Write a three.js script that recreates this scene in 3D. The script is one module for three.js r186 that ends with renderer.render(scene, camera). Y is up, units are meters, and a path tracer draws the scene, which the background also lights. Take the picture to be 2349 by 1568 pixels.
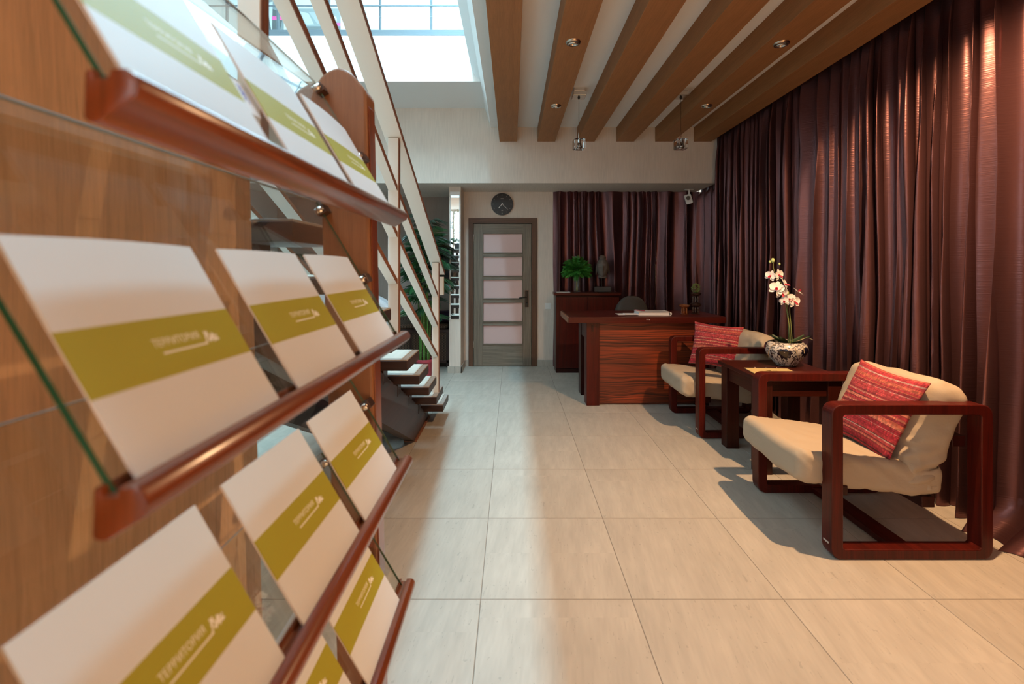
import * as THREE from 'three';
import { RoundedBoxGeometry } from 'three/addons/geometries/RoundedBoxGeometry.js';
import { mergeGeometries, mergeVertices, toCreasedNormals } from 'three/addons/utils/BufferGeometryUtils.js';
import { RectAreaLightUniformsLib } from 'three/addons/lights/RectAreaLightUniformsLib.js';
import { ImprovedNoise } from 'three/addons/math/ImprovedNoise.js';

// ---------------------------------------------------------------- camera, sky, sun, exposure
const scene = new THREE.Scene();
const FOCAL = 1070;                                   // pixels of the 2349 x 1568 frame
const camera = new THREE.PerspectiveCamera(2 * Math.atan(784 / FOCAL) * 180 / Math.PI, 2349 / 1568, 0.02, 200);
camera.position.set(0, 1.3, 0);
camera.lookAt(0, 1.3, -1);
camera.setViewOffset(2349, 1568, 0, 169, 2349, 1568); // a level camera with the lens shifted down
camera.focus = 3.4;
camera.userData.fStop = 3.2;
camera.updateProjectionMatrix();

scene.background = new THREE.Color().setRGB(0.78, 0.93, 1.0);
scene.backgroundIntensity = 8.0;

// the long cool strip lamp of the upper storey, whose light falls down the stairwell
RectAreaLightUniformsLib.init();
const strip = new THREE.RectAreaLight(new THREE.Color().setRGB(0.40, 0.79, 1.0), 290, 0.10, 6.2);
strip.name = 'strip_lamp_light';
strip.position.set(-0.83, 5.93, -2.95);
strip.rotation.set(-Math.PI / 2, 0, 0);
scene.add(strip);

const renderer = new THREE.WebGLRenderer();
renderer.toneMapping = THREE.LinearToneMapping;
renderer.toneMappingExposure = 0.62;
renderer.shadowMap.enabled = true;

// ---------------------------------------------------------------- helpers
function mulberry(a) { return () => { a |= 0; a = a + 0x6D2B79F5 | 0; let t = Math.imul(a ^ a >>> 15, 1 | a); t = t + Math.imul(t ^ t >>> 7, 61 | t) ^ t; return ((t ^ t >>> 14) >>> 0) / 4294967296; }; }
const rnd = mulberry(7);
const R = (a, b) => a + (b - a) * rnd();
const perlin = new ImprovedNoise();
const N3 = (x, y = 0, z = 0) => perlin.noise(x, y, z);
const lerp = (a, b, t) => a + (b - a) * t;
const clamp = (x, a, b) => Math.min(b, Math.max(a, x));
const smooth = (a, b, x) => { const t = clamp((x - a) / (b - a), 0, 1); return t * t * (3 - 2 * t); };
const V = (x, y, z) => new THREE.Vector3(x, y, z);
const C = (r, g, b) => new THREE.Color().setRGB(r, g, b);

const taken = {};
function numbered(name) { const n = taken[name] = (taken[name] ?? -1) + 1; return n ? `${name}_${String(n).padStart(3, '0')}` : name; }
function thing(name, label, category, group, pos = [0, 0, 0], turn = 0) {
  const o = new THREE.Group();
  o.name = numbered(name); o.position.set(...pos); o.rotation.y = turn;
  o.userData = { label, category };
  if (group) o.userData.group = group;
  scene.add(o);
  return o;
}
function part(parent, name, geo, mat, label) {
  const m = new THREE.Mesh(geo, mat);
  m.name = name; m.castShadow = m.receiveShadow = true;
  if (label) m.userData.label = label;
  parent.add(m);
  return m;
}
function single(name, geo, mat, label, category, group) {
  const m = new THREE.Mesh(geo, mat);
  m.name = numbered(name); m.castShadow = m.receiveShadow = true;
  m.userData = { label, category };
  if (group) m.userData.group = group;
  scene.add(m);
  return m;
}
function struct(name, geo, mat, label, category) {
  const m = geo ? new THREE.Mesh(geo, mat) : new THREE.Group();
  m.name = name; m.castShadow = m.receiveShadow = true;
  m.userData = { kind: 'structure', label, category };
  scene.add(m);
  return m;
}
// uv in metres from the way each triangle faces; v runs along the grain axis
function autoUV(geo, grain = 'y', ou = 0, ov = 0) {
  const g = geo.index ? geo.toNonIndexed() : geo;
  const p = g.attributes.position, uv = new Float32Array(p.count * 2);
  const a = V(0, 0, 0), b = V(0, 0, 0), c = V(0, 0, 0), n = V(0, 0, 0);
  const ax = { x: 0, y: 1, z: 2 }[grain];
  for (let i = 0; i < p.count; i += 3) {
    a.fromBufferAttribute(p, i); b.fromBufferAttribute(p, i + 1); c.fromBufferAttribute(p, i + 2);
    n.copy(b).sub(a).cross(c.clone().sub(a));
    const d = [Math.abs(n.x), Math.abs(n.y), Math.abs(n.z)];
    const k = d[0] >= d[1] && d[0] >= d[2] ? 0 : d[1] >= d[2] ? 1 : 2;
    const axes = [0, 1, 2].filter((q) => q !== k);
    const v = axes.includes(ax) ? ax : axes[1], u = axes.find((q) => q !== v);
    for (let j = 0; j < 3; j++) { uv[(i + j) * 2] = p.getComponent(i + j, u) + ou + k * 0.37; uv[(i + j) * 2 + 1] = p.getComponent(i + j, v) + ov; }
  }
  g.setAttribute('uv', new THREE.BufferAttribute(uv, 2));
  return g;
}
function bx(x0, x1, y0, y1, z0, z1, bevel = 0, grain = 'y') {
  const w = Math.abs(x1 - x0), h = Math.abs(y1 - y0), d = Math.abs(z1 - z0);
  const g = bevel ? new RoundedBoxGeometry(w, h, d, 2, Math.min(bevel, w / 2.01, h / 2.01, d / 2.01)) : new THREE.BoxGeometry(w, h, d);
  g.translate((x0 + x1) / 2, (y0 + y1) / 2, (z0 + z1) / 2);
  return autoUV(g, grain, x0 * 0.7 + z0 * 1.3, y0 * 0.9);
}
function merge(list) {
  const L = list.map((g) => { const h = g.index ? g.toNonIndexed() : g.clone(); for (const k of Object.keys(h.attributes)) if (!['position', 'normal', 'uv'].includes(k)) h.deleteAttribute(k); if (!h.attributes.uv) h.setAttribute('uv', new THREE.BufferAttribute(new Float32Array(h.attributes.position.count * 2), 2)); return h; });
  return mergeGeometries(L);
}
function tube(points, r, seg = 24, rad = 8, grain = 'y') {
  const c = points.length === 2 ? new THREE.LineCurve3(points[0], points[1]) : new THREE.CatmullRomCurve3(points);
  return new THREE.TubeGeometry(c, points.length === 2 ? 1 : seg, r, rad, false);
}
// a tapering tube with closed round ends
function taper(points, r0, r1, seg = 16, rad = 8) {
  const c = points.length === 2 ? new THREE.LineCurve3(points[0], points[1]) : new THREE.CatmullRomCurve3(points);
  const g = new THREE.TubeGeometry(c, seg, 1, rad, false), p = g.attributes.position, n = g.attributes.normal;
  for (let i = 0; i <= seg; i++) {
    const q = c.getPointAt(i / seg), r = lerp(r0, r1, i / seg);
    for (let j = 0; j <= rad; j++) { const k = i * (rad + 1) + j; p.setXYZ(k, q.x + n.getX(k) * r, q.y + n.getY(k) * r, q.z + n.getZ(k) * r); }
  }
  return g;
}
function lathe(pts, seg = 40) { return new THREE.LatheGeometry(pts.map(([r, y]) => new THREE.Vector2(r, y)), seg); }
function cyl(r0, r1, h, x, y, z, seg = 24) { const g = new THREE.CylinderGeometry(r1, r0, h, seg); g.translate(x, y + h / 2, z); return g; }
// an outline in (a, b) pushed along an axis, edges slightly bevelled
function extrude(pts, depth, bevel = 0, holes = []) {
  const s = pts instanceof THREE.Shape ? pts : new THREE.Shape(pts.map(([x, y]) => new THREE.Vector2(x, y)));
  for (const h of holes) s.holes.push(h);
  return new THREE.ExtrudeGeometry(s, { depth, bevelEnabled: bevel > 0, bevelThickness: bevel, bevelSize: bevel, bevelOffset: -bevel, bevelSegments: 2, curveSegments: 10 });
}
// a cushion: a box with round edges, worked over by a function
function soft(w, h, d, r, n, deform, grain = 'y') {
  let g = new THREE.BoxGeometry(w, h, d, Math.max(4, Math.round(w / n)), Math.max(4, Math.round(h / n)), Math.max(4, Math.round(d / n)));
  const p = g.attributes.position, q = V(0, 0, 0), i0 = V(0, 0, 0);
  for (let i = 0; i < p.count; i++) {
    q.fromBufferAttribute(p, i);
    i0.set(clamp(q.x, -w / 2 + r, w / 2 - r), clamp(q.y, -h / 2 + r, h / 2 - r), clamp(q.z, -d / 2 + r, d / 2 - r));
    q.sub(i0); if (q.lengthSq() > 0) q.normalize().multiplyScalar(r); q.add(i0);
    if (deform) deform(q);
    p.setXYZ(i, q.x, q.y, q.z);
  }
  g.deleteAttribute('normal'); g.deleteAttribute('uv');
  g = mergeVertices(g, 1e-5); g.computeVertexNormals();
  return autoUV(g, grain);
}
// ---------------------------------------------------------------- textures
function lattice(seed, nx, ny) { const r = mulberry(seed), a = new Float32Array(nx * ny); for (let i = 0; i < a.length; i++) a[i] = r(); return { a, nx, ny }; }
function tileNoise(L, u, v) {              // periodic value noise, u and v in 0..1
  const x = u * L.nx, y = v * L.ny, i = Math.floor(x), j = Math.floor(y), fx = x - i, fy = y - j, sx = fx * fx * (3 - 2 * fx), sy = fy * fy * (3 - 2 * fy);
  const at = (p, q) => L.a[((q % L.ny + L.ny) % L.ny) * L.nx + (p % L.nx + L.nx) % L.nx];
  return lerp(lerp(at(i, j), at(i + 1, j), sx), lerp(at(i, j + 1), at(i + 1, j + 1), sx), sy);
}
function dataTex(w, h, fn, srgb = true, rx = 1, ry = 1) {
  const d = new Uint8Array(w * h * 4);
  for (let y = 0; y < h; y++) for (let x = 0; x < w; x++) { const c = fn(x / w, y / h), k = (y * w + x) * 4; d[k] = clamp(c[0], 0, 1) * 255; d[k + 1] = clamp(c[1], 0, 1) * 255; d[k + 2] = clamp(c[2], 0, 1) * 255; d[k + 3] = 255; }
  const t = new THREE.DataTexture(d, w, h);
  t.wrapS = t.wrapT = THREE.RepeatWrapping; t.magFilter = THREE.LinearFilter; t.minFilter = THREE.LinearMipmapLinearFilter; t.generateMipmaps = true;
  if (srgb) t.colorSpace = THREE.SRGBColorSpace;
  t.repeat.set(rx, ry); t.needsUpdate = true;
  return t;
}
function canvasTex(w, h, draw) {
  const c = document.createElement('canvas'); c.width = w; c.height = h;
  draw(c.getContext('2d'), w, h);
  const t = new THREE.CanvasTexture(c); t.colorSpace = THREE.SRGBColorSpace; t.anisotropy = 8;
  return t;
}
// wood: streaks along v
const grainTex = (seed, fine, deep, rx, ry) => {
  const A = lattice(seed, 24, 3), B = lattice(seed + 1, 96, 5), D = lattice(seed + 2, 220, 14), E = lattice(seed + 3, 6, 2);
  return dataTex(512, 512, (u, v) => {
    const w = u + 0.02 * Math.sin(6.283 * (v + 0.3 * tileNoise(E, u, v)));
    let s = 0.42 * tileNoise(A, w, v) + 0.33 * tileNoise(B, w, v) + 0.25 * tileNoise(D, u, v) * fine;
    if (tileNoise(D, u + 0.37, v + 0.21) > 0.83) s -= 0.16 * fine;
    const k = 1 - deep * (1 - clamp(s * 1.25, 0, 1));
    return [k, k * (0.985 - 0.02 * deep * (1 - s)), k * (0.97 - 0.05 * deep * (1 - s))];
  }, true, rx, ry);
};
const woodGrain = grainTex(11, 1, 0.38, 2, 0.8);
const poreGrain = grainTex(31, 1.6, 0.15, 5, 2.2);
const oakGrain = grainTex(51, 1.2, 0.30, 3, 1.0);
// the desk front: long wavy dark lines across a red-brown ground
const veneerTex = (() => {
  const r = mulberry(70), D = lattice(73, 3, 12), B = lattice(72, 8, 150), E = lattice(74, 5, 7), lines = [];
  for (let k = 0; k < 52; k++) lines.push([r(), 0.0016 + 0.0042 * r() * r(), 0.25 + 0.6 * r(), r() * 6.28, 1 + Math.floor(r() * 3), r()]);
  return dataTex(1024, 768, (u, v) => {
    const wob = 0.030 * (tileNoise(E, u * 0.98, v) - 0.5);
    let dark = 0;
    for (const [c, w, d, ph, f, g] of lines) {
      const q = Math.abs(v + wob - c - 0.004 * Math.sin(6.283 * u * f + ph)), e = w * (0.5 + 1.3 * tileNoise(D, u * 0.9 + g, c));
      if (q < e * 3) dark = Math.max(dark, d * Math.exp(-(q / e) * (q / e)));
    }
    const k = (0.80 + 0.34 * (tileNoise(D, u, v + wob) - 0.5) + 0.26 * (tileNoise(B, u * 0.6, v + wob) - 0.5)) * (1 - 0.85 * dark);
    return [0.62 * k + 0.02, 0.262 * k + 0.004, 0.118 * k];
  });
})();
const tileTex = (() => {
  const A = lattice(91, 40, 8), B = lattice(92, 150, 24), D = lattice(93, 5, 5), E = lattice(94, 200, 60);
  return dataTex(1024, 1024, (u, v) => {
    const w = u + 0.12 * v;                                     // streaks run a little aslant
    let s = 0.5 * tileNoise(A, w, v) + 0.3 * tileNoise(B, w, v) + 0.2 * tileNoise(D, u, v);
    let k = 0.90 + 0.12 * (s - 0.5);
    if (tileNoise(E, w, v) > 0.925) k -= 0.07;
    return [k, k * 0.985, k * 0.955];
  }, true, 1 / 1.19, 1 / 1.19);
})();
const tileRough = (() => { const A = lattice(95, 9, 9), B = lattice(96, 60, 20); return dataTex(256, 256, (u, v) => { const k = 0.42 + 0.2 * tileNoise(A, u, v) + 0.12 * tileNoise(B, u, v); return [k, k, k]; }, false, 1 / 1.19, 1 / 1.19); })();
const weaveBump = (() => { const A = lattice(101, 16, 16); return dataTex(256, 256, (u, v) => { const k = 0.5 + 0.22 * Math.sin(u * 6.2832 * 32) * Math.cos(v * 6.2832 * 32) + 0.35 * (tileNoise(A, u, v) - 0.5); return [k, k, k]; }, false, 10, 10); })();
const linenBump = (() => { const A = lattice(111, 128, 12), B = lattice(112, 14, 128); return dataTex(256, 256, (u, v) => { const k = 0.6 * tileNoise(A, u, v) + 0.4 * tileNoise(B, u, v); return [k, k, k]; }, false, 3, 3); })();
const linenTone = (() => { const A = lattice(113, 128, 10), B = lattice(114, 6, 6); return dataTex(256, 256, (u, v) => { const k = 0.94 + 0.05 * tileNoise(A, u, v) + 0.02 * tileNoise(B, u, v); return [k, k, k]; }, true, 2, 1); })();
const slubBump = (() => { const A = lattice(121, 6, 128), B = lattice(122, 20, 60); return dataTex(256, 512, (u, v) => { const k = 0.65 * tileNoise(A, u, v) + 0.35 * tileNoise(B, u, v); return [k, k, k]; }, false, 2.5, 2.2); })();
const stripeTex = (() => {                                   // the red cushions: woven stripes of unequal width along u
  const r = mulberry(131), rows = [], cols = [[0.62, 0.06, 0.09], [0.74, 0.20, 0.14], [0.50, 0.03, 0.07], [0.80, 0.30, 0.22], [0.42, 0.05, 0.08], [0.66, 0.10, 0.12], [0.72, 0.45, 0.42], [0.16, 0.04, 0.06]];
  let y = 0; while (y < 1) { const c = r() < 0.13 ? 7 : Math.floor(r() * 7), h = c === 7 || c === 6 ? 0.005 + 0.006 * r() : 0.012 + 0.03 * r(); rows.push([y, c]); y += h; }
  const A = lattice(132, 90, 40), B = lattice(133, 24, 200);
  return dataTex(512, 512, (u, v) => {
    let k = 0; while (k + 1 < rows.length && rows[k + 1][0] < v + 0.006 * (tileNoise(A, u, v) - 0.5)) k++;
    const c = cols[rows[k][1]], m = 0.74 + 0.5 * tileNoise(B, u, v) * tileNoise(A, u, v) + 0.1 * tileNoise(A, u, v);
    return c.map((x) => Math.sqrt(x) * 0.93 * m);
  });
})();
const wickerTex = dataTex(256, 256, (u, v) => { const a = Math.sin(u * 6.2832 * 8), b = Math.sin(v * 6.2832 * 14 + (Math.floor(u * 16) % 2) * 3.1416); const k = 0.45 + 0.3 * b + 0.12 * a; return [0.44 * k + 0.12, 0.36 * k + 0.09, 0.29 * k + 0.07]; }, true, 3.4, 3.4);
const potTex = (() => {                                      // blue-black scrolls on a pale glaze
  return canvasTex(1024, 512, (g, w, h) => {
    const r = mulberry(141);
    g.fillStyle = '#cfc8c0'; g.fillRect(0, 0, w, h);
    g.strokeStyle = '#1d1c2a'; g.fillStyle = '#1d1c2a'; g.lineCap = 'round';
    for (let i = 0; i < 1150; i++) {
      const x = r() * w, y = r() * h, a = r() * 6.28, s = 5 + r() * 7;
      for (const ox of [0, -w, w]) {
        g.lineWidth = 2.5 + r() * 2.5; g.beginPath();
        for (let t = 0; t <= 1.01; t += 0.1) { const b = a + t * 5.2, q = s * (1 - 0.8 * t); g[t ? 'lineTo' : 'moveTo'](x + ox + Math.cos(b) * q, y + Math.sin(b) * q); }
        g.stroke();
        g.beginPath(); g.ellipse(x + ox + Math.cos(a) * s * 1.5, y + Math.sin(a) * s * 1.5, 4.5, 2.2, a, 0, 6.3); g.fill();
      }
    }
    g.fillStyle = '#14132a';
    for (const [x, y] of [[90, 280], [430, 300], [700, 250], [930, 300]]) for (let k = 0; k < 9; k++) { const a = k / 9 * 6.283; g.beginPath(); g.ellipse(x + Math.cos(a) * 34, y + Math.sin(a) * 30, 27, 16, a, 0, 6.3); g.fill(); }
  });
})();
const brochureTex = canvasTex(1024, 1024, (g, w, h) => {
  g.fillStyle = '#dde1e4'; g.fillRect(0, 0, w, h);
  g.fillStyle = '#a8a22a'; g.fillRect(0, h * 0.40, w, h * 0.275);
  g.fillStyle = '#f4f2e6';
  g.font = '52px sans-serif'; g.fillText('ТЕРРИТОРИЯ', w * 0.38, h * 0.535, w * 0.30);
  g.fillRect(w * 0.41, h * 0.565, w * 0.30, 9);
  g.strokeStyle = '#f4f2e6'; g.lineWidth = 9; g.lineCap = 'round'; g.lineJoin = 'round';
  const X = w * 0.70, Y = h * 0.555;                          // the flourish that ends the line: a leafy sprig
  g.beginPath(); g.moveTo(X, Y + 12); g.quadraticCurveTo(X + 30, Y - 10, X + 22, Y - 48); g.quadraticCurveTo(X + 58, Y - 24, X + 40, Y + 10); g.lineTo(X + 70, Y - 34); g.quadraticCurveTo(X + 74, Y - 4, X + 66, Y + 12); g.lineTo(X + 104, Y - 20); g.stroke();
  for (const [a, b, s, t] of [[28, -30, 26, -0.9], [46, -4, 22, -0.4], [72, -14, 22, -0.8], [92, 2, 18, 0.1]]) { g.beginPath(); g.ellipse(X + a, Y + b, s, 9, t, 0, 6.3); g.fill(); }
});
const clockTex = canvasTex(512, 512, (g, w) => {
  g.fillStyle = '#1c1412'; g.fillRect(0, 0, w, w);
  g.fillStyle = '#cfc9c2';
  for (let k = 0; k < 12; k++) { const a = k / 12 * 6.28318; g.beginPath(); g.arc(256 + Math.sin(a) * 218, 256 - Math.cos(a) * 218, k % 3 ? 6 : 9, 0, 6.3); g.fill(); }
  g.fillStyle = '#b9b2ab'; g.fillRect(222, 118, 68, 12); g.fillRect(238, 404, 38, 9);
});
const leafletTex = canvasTex(512, 360, (g, w, h) => {
  g.fillStyle = '#c9b27a'; g.fillRect(0, 0, w, h);
  g.fillStyle = '#5f4a1c'; g.beginPath(); g.moveTo(200, 150); g.quadraticCurveTo(225, 95, 240, 150); g.quadraticCurveTo(262, 110, 258, 178); g.quadraticCurveTo(225, 196, 200, 150); g.fill();
  g.strokeStyle = '#7d6732'; g.lineWidth = 5; for (const x of [285, 305, 325]) { g.beginPath(); g.moveTo(x, 130); g.lineTo(x - 4, 215); g.stroke(); }
});
const posterTex = canvasTex(512, 320, (g, w, h) => {
  g.fillStyle = '#9aa7ab'; g.fillRect(0, 0, w, h);
  g.fillStyle = '#c9d2d4'; g.beginPath(); g.moveTo(0, 30); g.lineTo(120, 60); g.lineTo(190, 200); g.lineTo(0, 210); g.fill();
  g.fillStyle = '#b4bec2'; g.beginPath(); g.moveTo(120, 40); g.lineTo(330, 60); g.lineTo(300, 210); g.lineTo(230, 190); g.fill();
  g.fillStyle = '#eef3f4'; g.beginPath(); g.ellipse(380, 130, 90, 62, 0.2, 0, 6.3); g.fill();
  g.fillStyle = '#e060b0'; g.beginPath(); g.ellipse(350, 190, 60, 24, 0.3, 0, 6.3); g.fill(); g.fillRect(410, 180, 102, 40);
  g.fillStyle = '#707c80'; g.fillRect(0, 225, w, 95);
  g.fillStyle = '#ffffff'; g.font = 'bold 34px sans-serif'; g.fillText('TYR', 225, 300);
});
const bannerTex = canvasTex(256, 512, (g, w, h) => {
  g.fillStyle = '#8f9a9e'; g.fillRect(0, 0, w, h);
  g.fillStyle = '#4c5458'; g.beginPath(); g.moveTo(0, 60); g.lineTo(256, 160); g.lineTo(180, 500); g.lineTo(40, 380); g.fill();
  g.fillStyle = '#d8e0e2'; g.beginPath(); g.moveTo(40, 40); g.lineTo(120, 20); g.lineTo(110, 400); g.fill();
  g.fillStyle = '#ff4fb0'; g.fillRect(110, 190, 146, 44);
});

const stickerTex = canvasTex(128, 160, (g, w, h) => {
  g.fillStyle = '#e8ecf0'; g.fillRect(0, 0, w, h);
  g.fillStyle = '#5560b8'; g.font = 'bold 44px monospace'; g.translate(w, 0); g.rotate(Math.PI / 2);
  g.fillText('НЖС', 24, 112); g.fillText('ЕВ', 52, 56);
});

// ---------------------------------------------------------------- materials
const std = (o) => new THREE.MeshStandardMaterial(o), phy = (o) => new THREE.MeshPhysicalMaterial(o);
const M = {
  wall: std({ color: C(0.76, 0.665, 0.58), map: linenTone, roughness: 0.85, bumpMap: linenBump, bumpScale: 0.0006 }),
  white: std({ color: C(0.82, 0.81, 0.79), roughness: 0.8, bumpMap: linenBump, bumpScale: 0.0003 }),
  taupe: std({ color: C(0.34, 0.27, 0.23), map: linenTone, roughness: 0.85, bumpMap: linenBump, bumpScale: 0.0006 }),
  upper: std({ color: C(0.82, 0.83, 0.83), roughness: 0.7 }),
  grout: std({ color: C(0.25, 0.215, 0.18), roughness: 0.95 }),
  tile: [0, 1, 2].map((k) => phy({ color: C(0.62 - 0.012 * k, 0.585 - 0.012 * k, 0.54 - 0.012 * k), map: tileTex, roughnessMap: tileRough, roughness: 0.85, clearcoat: 0.12, clearcoatRoughness: 0.35 })),
  skirt: std({ color: C(0.58, 0.55, 0.51), map: tileTex, roughness: 0.5 }),
  beam: std({ color: C(0.36, 0.155, 0.055), map: poreGrain, roughness: 0.62, bumpMap: poreGrain, bumpScale: 0.0004 }),
  rail: phy({ color: C(0.27, 0.062, 0.014), map: woodGrain, roughness: 0.32, clearcoat: 0.6, clearcoatRoughness: 0.18 }),
  post: phy({ color: C(0.29, 0.125, 0.052), map: poreGrain, roughness: 0.5, clearcoat: 0.15, clearcoatRoughness: 0.4, bumpMap: poreGrain, bumpScale: 0.0004 }),
  panel: phy({ color: C(0.84, 0.53, 0.31), map: poreGrain, roughness: 0.5, clearcoat: 0.15, clearcoatRoughness: 0.4 }),
  mahogany: phy({ color: C(0.098, 0.0085, 0.0045), map: woodGrain, roughness: 0.42, specularIntensity: 0.45, clearcoat: 0.12, clearcoatRoughness: 0.15 }),
  darkwood: phy({ color: C(0.045, 0.005, 0.0035), map: woodGrain, roughness: 0.42, specularIntensity: 0.45, clearcoat: 0.12, clearcoatRoughness: 0.15 }),
  tableWood: phy({ color: C(0.060, 0.010, 0.0055), map: woodGrain, roughness: 0.42, specularIntensity: 0.45, clearcoat: 0.12, clearcoatRoughness: 0.15 }),
  veneer: phy({ map: veneerTex, roughness: 0.45, clearcoat: 0.25, clearcoatRoughness: 0.3 }),
  stringer: phy({ color: C(0.052, 0.020, 0.014), map: woodGrain, roughness: 0.5, clearcoat: 0.18, clearcoatRoughness: 0.35 }),
  treadTop: std({ color: C(0.66, 0.64, 0.60), map: tileTex, roughness: 0.5 }),
  nosing: std({ color: C(0.40, 0.37, 0.34), roughness: 0.5 }),
  railWhite: std({ color: C(0.76, 0.75, 0.71), roughness: 0.55 }),
  railEdge: std({ color: C(0.33, 0.14, 0.075), map: woodGrain, roughness: 0.6 }),
  doorLeaf: std({ color: C(0.245, 0.21, 0.165), map: oakGrain, roughness: 0.5, bumpMap: oakGrain, bumpScale: 0.0004 }),
  doorFrame: std({ color: C(0.155, 0.075, 0.042), map: oakGrain, roughness: 0.5 }),
  frosted: phy({ color: C(0.64, 0.45, 0.43), roughness: 0.32, clearcoat: 0.3, clearcoatRoughness: 0.2 }),
  black: std({ color: C(0.015, 0.014, 0.013), roughness: 0.35 }),
  blackMetal: std({ color: C(0.03, 0.028, 0.026), roughness: 0.3, metalness: 0.7 }),
  chrome: std({ color: C(0.72, 0.70, 0.67), roughness: 0.18, metalness: 1 }),
  alu: std({ color: C(0.55, 0.58, 0.60), roughness: 0.4, metalness: 0.8 }),
  galleryMetal: std({ color: C(0.13, 0.16, 0.18), roughness: 0.5, metalness: 0.2 }),
  clip: std({ color: C(0.10, 0.06, 0.05), roughness: 0.3, metalness: 0.6 }),
  brass: std({ color: C(0.60, 0.47, 0.36), roughness: 0.25, metalness: 1 }),
  mirror: std({ color: C(0.86, 0.87, 0.86), roughness: 0.02, metalness: 1 }),
  pane: phy({ color: C(0.96, 0.98, 0.97), roughness: 0.02, transmission: 1, thickness: 0, ior: 1.5 }),
  paneEdge: phy({ color: C(0.02, 0.11, 0.06), roughness: 0.12, clearcoat: 0.5 }),
  paneTop: phy({ color: C(0.40, 0.40, 0.37), roughness: 0.15, transmission: 0.4, thickness: 0 }),
  clear: phy({ color: C(0.97, 0.98, 0.98), roughness: 0.02, transmission: 1, thickness: 0.05, ior: 1.5 }),
  amber: phy({ color: C(0.75, 0.42, 0.20), roughness: 0.06, transmission: 0.85, thickness: 0, ior: 1.5 }),
  smoke: phy({ color: C(0.10, 0.055, 0.045), roughness: 0.06, transmission: 0.6, thickness: 0, ior: 1.5, clearcoat: 1 }),
  satin: phy({ color: C(0.150, 0.066, 0.068), roughness: 0.30, metalness: 0.78, bumpMap: slubBump, bumpScale: 0.0005, side: THREE.DoubleSide }),
  linen: std({ color: C(0.47, 0.385, 0.285), roughness: 0.95, bumpMap: weaveBump, bumpScale: 0.0011 }),
  stripes: std({ map: stripeTex, roughness: 0.9, bumpMap: weaveBump, bumpScale: 0.0012 }),
  brochure: phy({ map: brochureTex, roughness: 0.58, clearcoat: 0.06, clearcoatRoughness: 0.3 }),
  paper: std({ color: C(0.80, 0.80, 0.82), roughness: 0.7 }),
  greyFabric: std({ color: C(0.060, 0.058, 0.057), roughness: 0.95, bumpMap: weaveBump, bumpScale: 0.0008 }),
  plasticRed: std({ color: C(0.42, 0.055, 0.075), roughness: 0.45 }),
  soil: std({ color: C(0.03, 0.02, 0.014), roughness: 1 }),
  cane: std({ color: C(0.075, 0.20, 0.035), roughness: 0.4 }),
  caneRing: std({ color: C(0.30, 0.33, 0.16), roughness: 0.6 }),
  leafA: std({ color: C(0.020, 0.078, 0.028), roughness: 0.4, side: THREE.DoubleSide }),
  leafB: std({ color: C(0.038, 0.155, 0.052), roughness: 0.4, side: THREE.DoubleSide }),
  leafC: std({ color: C(0.055, 0.080, 0.055), roughness: 0.35, side: THREE.DoubleSide }),
  fern: std({ color: C(0.03, 0.17, 0.02), roughness: 0.45, side: THREE.DoubleSide }),
  fernB: std({ color: C(0.06, 0.25, 0.035), roughness: 0.45, side: THREE.DoubleSide }),
  moss: std({ color: C(0.16, 0.22, 0.07), roughness: 0.8 }),
  petal: phy({ color: C(0.82, 0.80, 0.79), roughness: 0.6, side: THREE.DoubleSide }),
  lip: std({ color: C(0.42, 0.015, 0.05), roughness: 0.5, side: THREE.DoubleSide }),
  bud: std({ color: C(0.45, 0.55, 0.22), roughness: 0.5 }),
  stem: std({ color: C(0.20, 0.22, 0.07), roughness: 0.6 }),
  orchidLeaf: std({ color: C(0.025, 0.055, 0.022), roughness: 0.35, side: THREE.DoubleSide }),
  root: std({ color: C(0.36, 0.27, 0.17), roughness: 0.8 }),
  stone: std({ color: C(0.155, 0.125, 0.105), roughness: 0.75, bumpMap: linenBump, bumpScale: 0.001 }),
  pot: phy({ map: potTex, roughness: 0.25, clearcoat: 0.6, clearcoatRoughness: 0.1 }),
  wicker: std({ map: wickerTex, roughness: 0.85, bumpMap: wickerTex, bumpScale: 0.006 }),
  whiteSofa: std({ color: C(0.58, 0.56, 0.58), roughness: 0.9, bumpMap: weaveBump, bumpScale: 0.0006 }),
  whitePlastic: std({ color: C(0.78, 0.77, 0.75), roughness: 0.4 }),
  purple: std({ color: C(0.035, 0.02, 0.05), roughness: 0.9 }),
  redPlastic: std({ color: C(0.35, 0.02, 0.04), roughness: 0.4 }),
  leaflet: std({ map: leafletTex, roughness: 0.7 }),
  poster: std({ map: posterTex, roughness: 0.5 }),
  banner: std({ map: bannerTex, roughness: 0.5 }),
  sticker: std({ map: stickerTex, roughness: 0.6 }),
  mark: std({ color: C(0.6, 0.58, 0.55), roughness: 0.5 }),
  bulbOff: phy({ color: C(0.75, 0.75, 0.74), roughness: 0.12, metalness: 0.6, clearcoat: 1 }),
};

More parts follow.
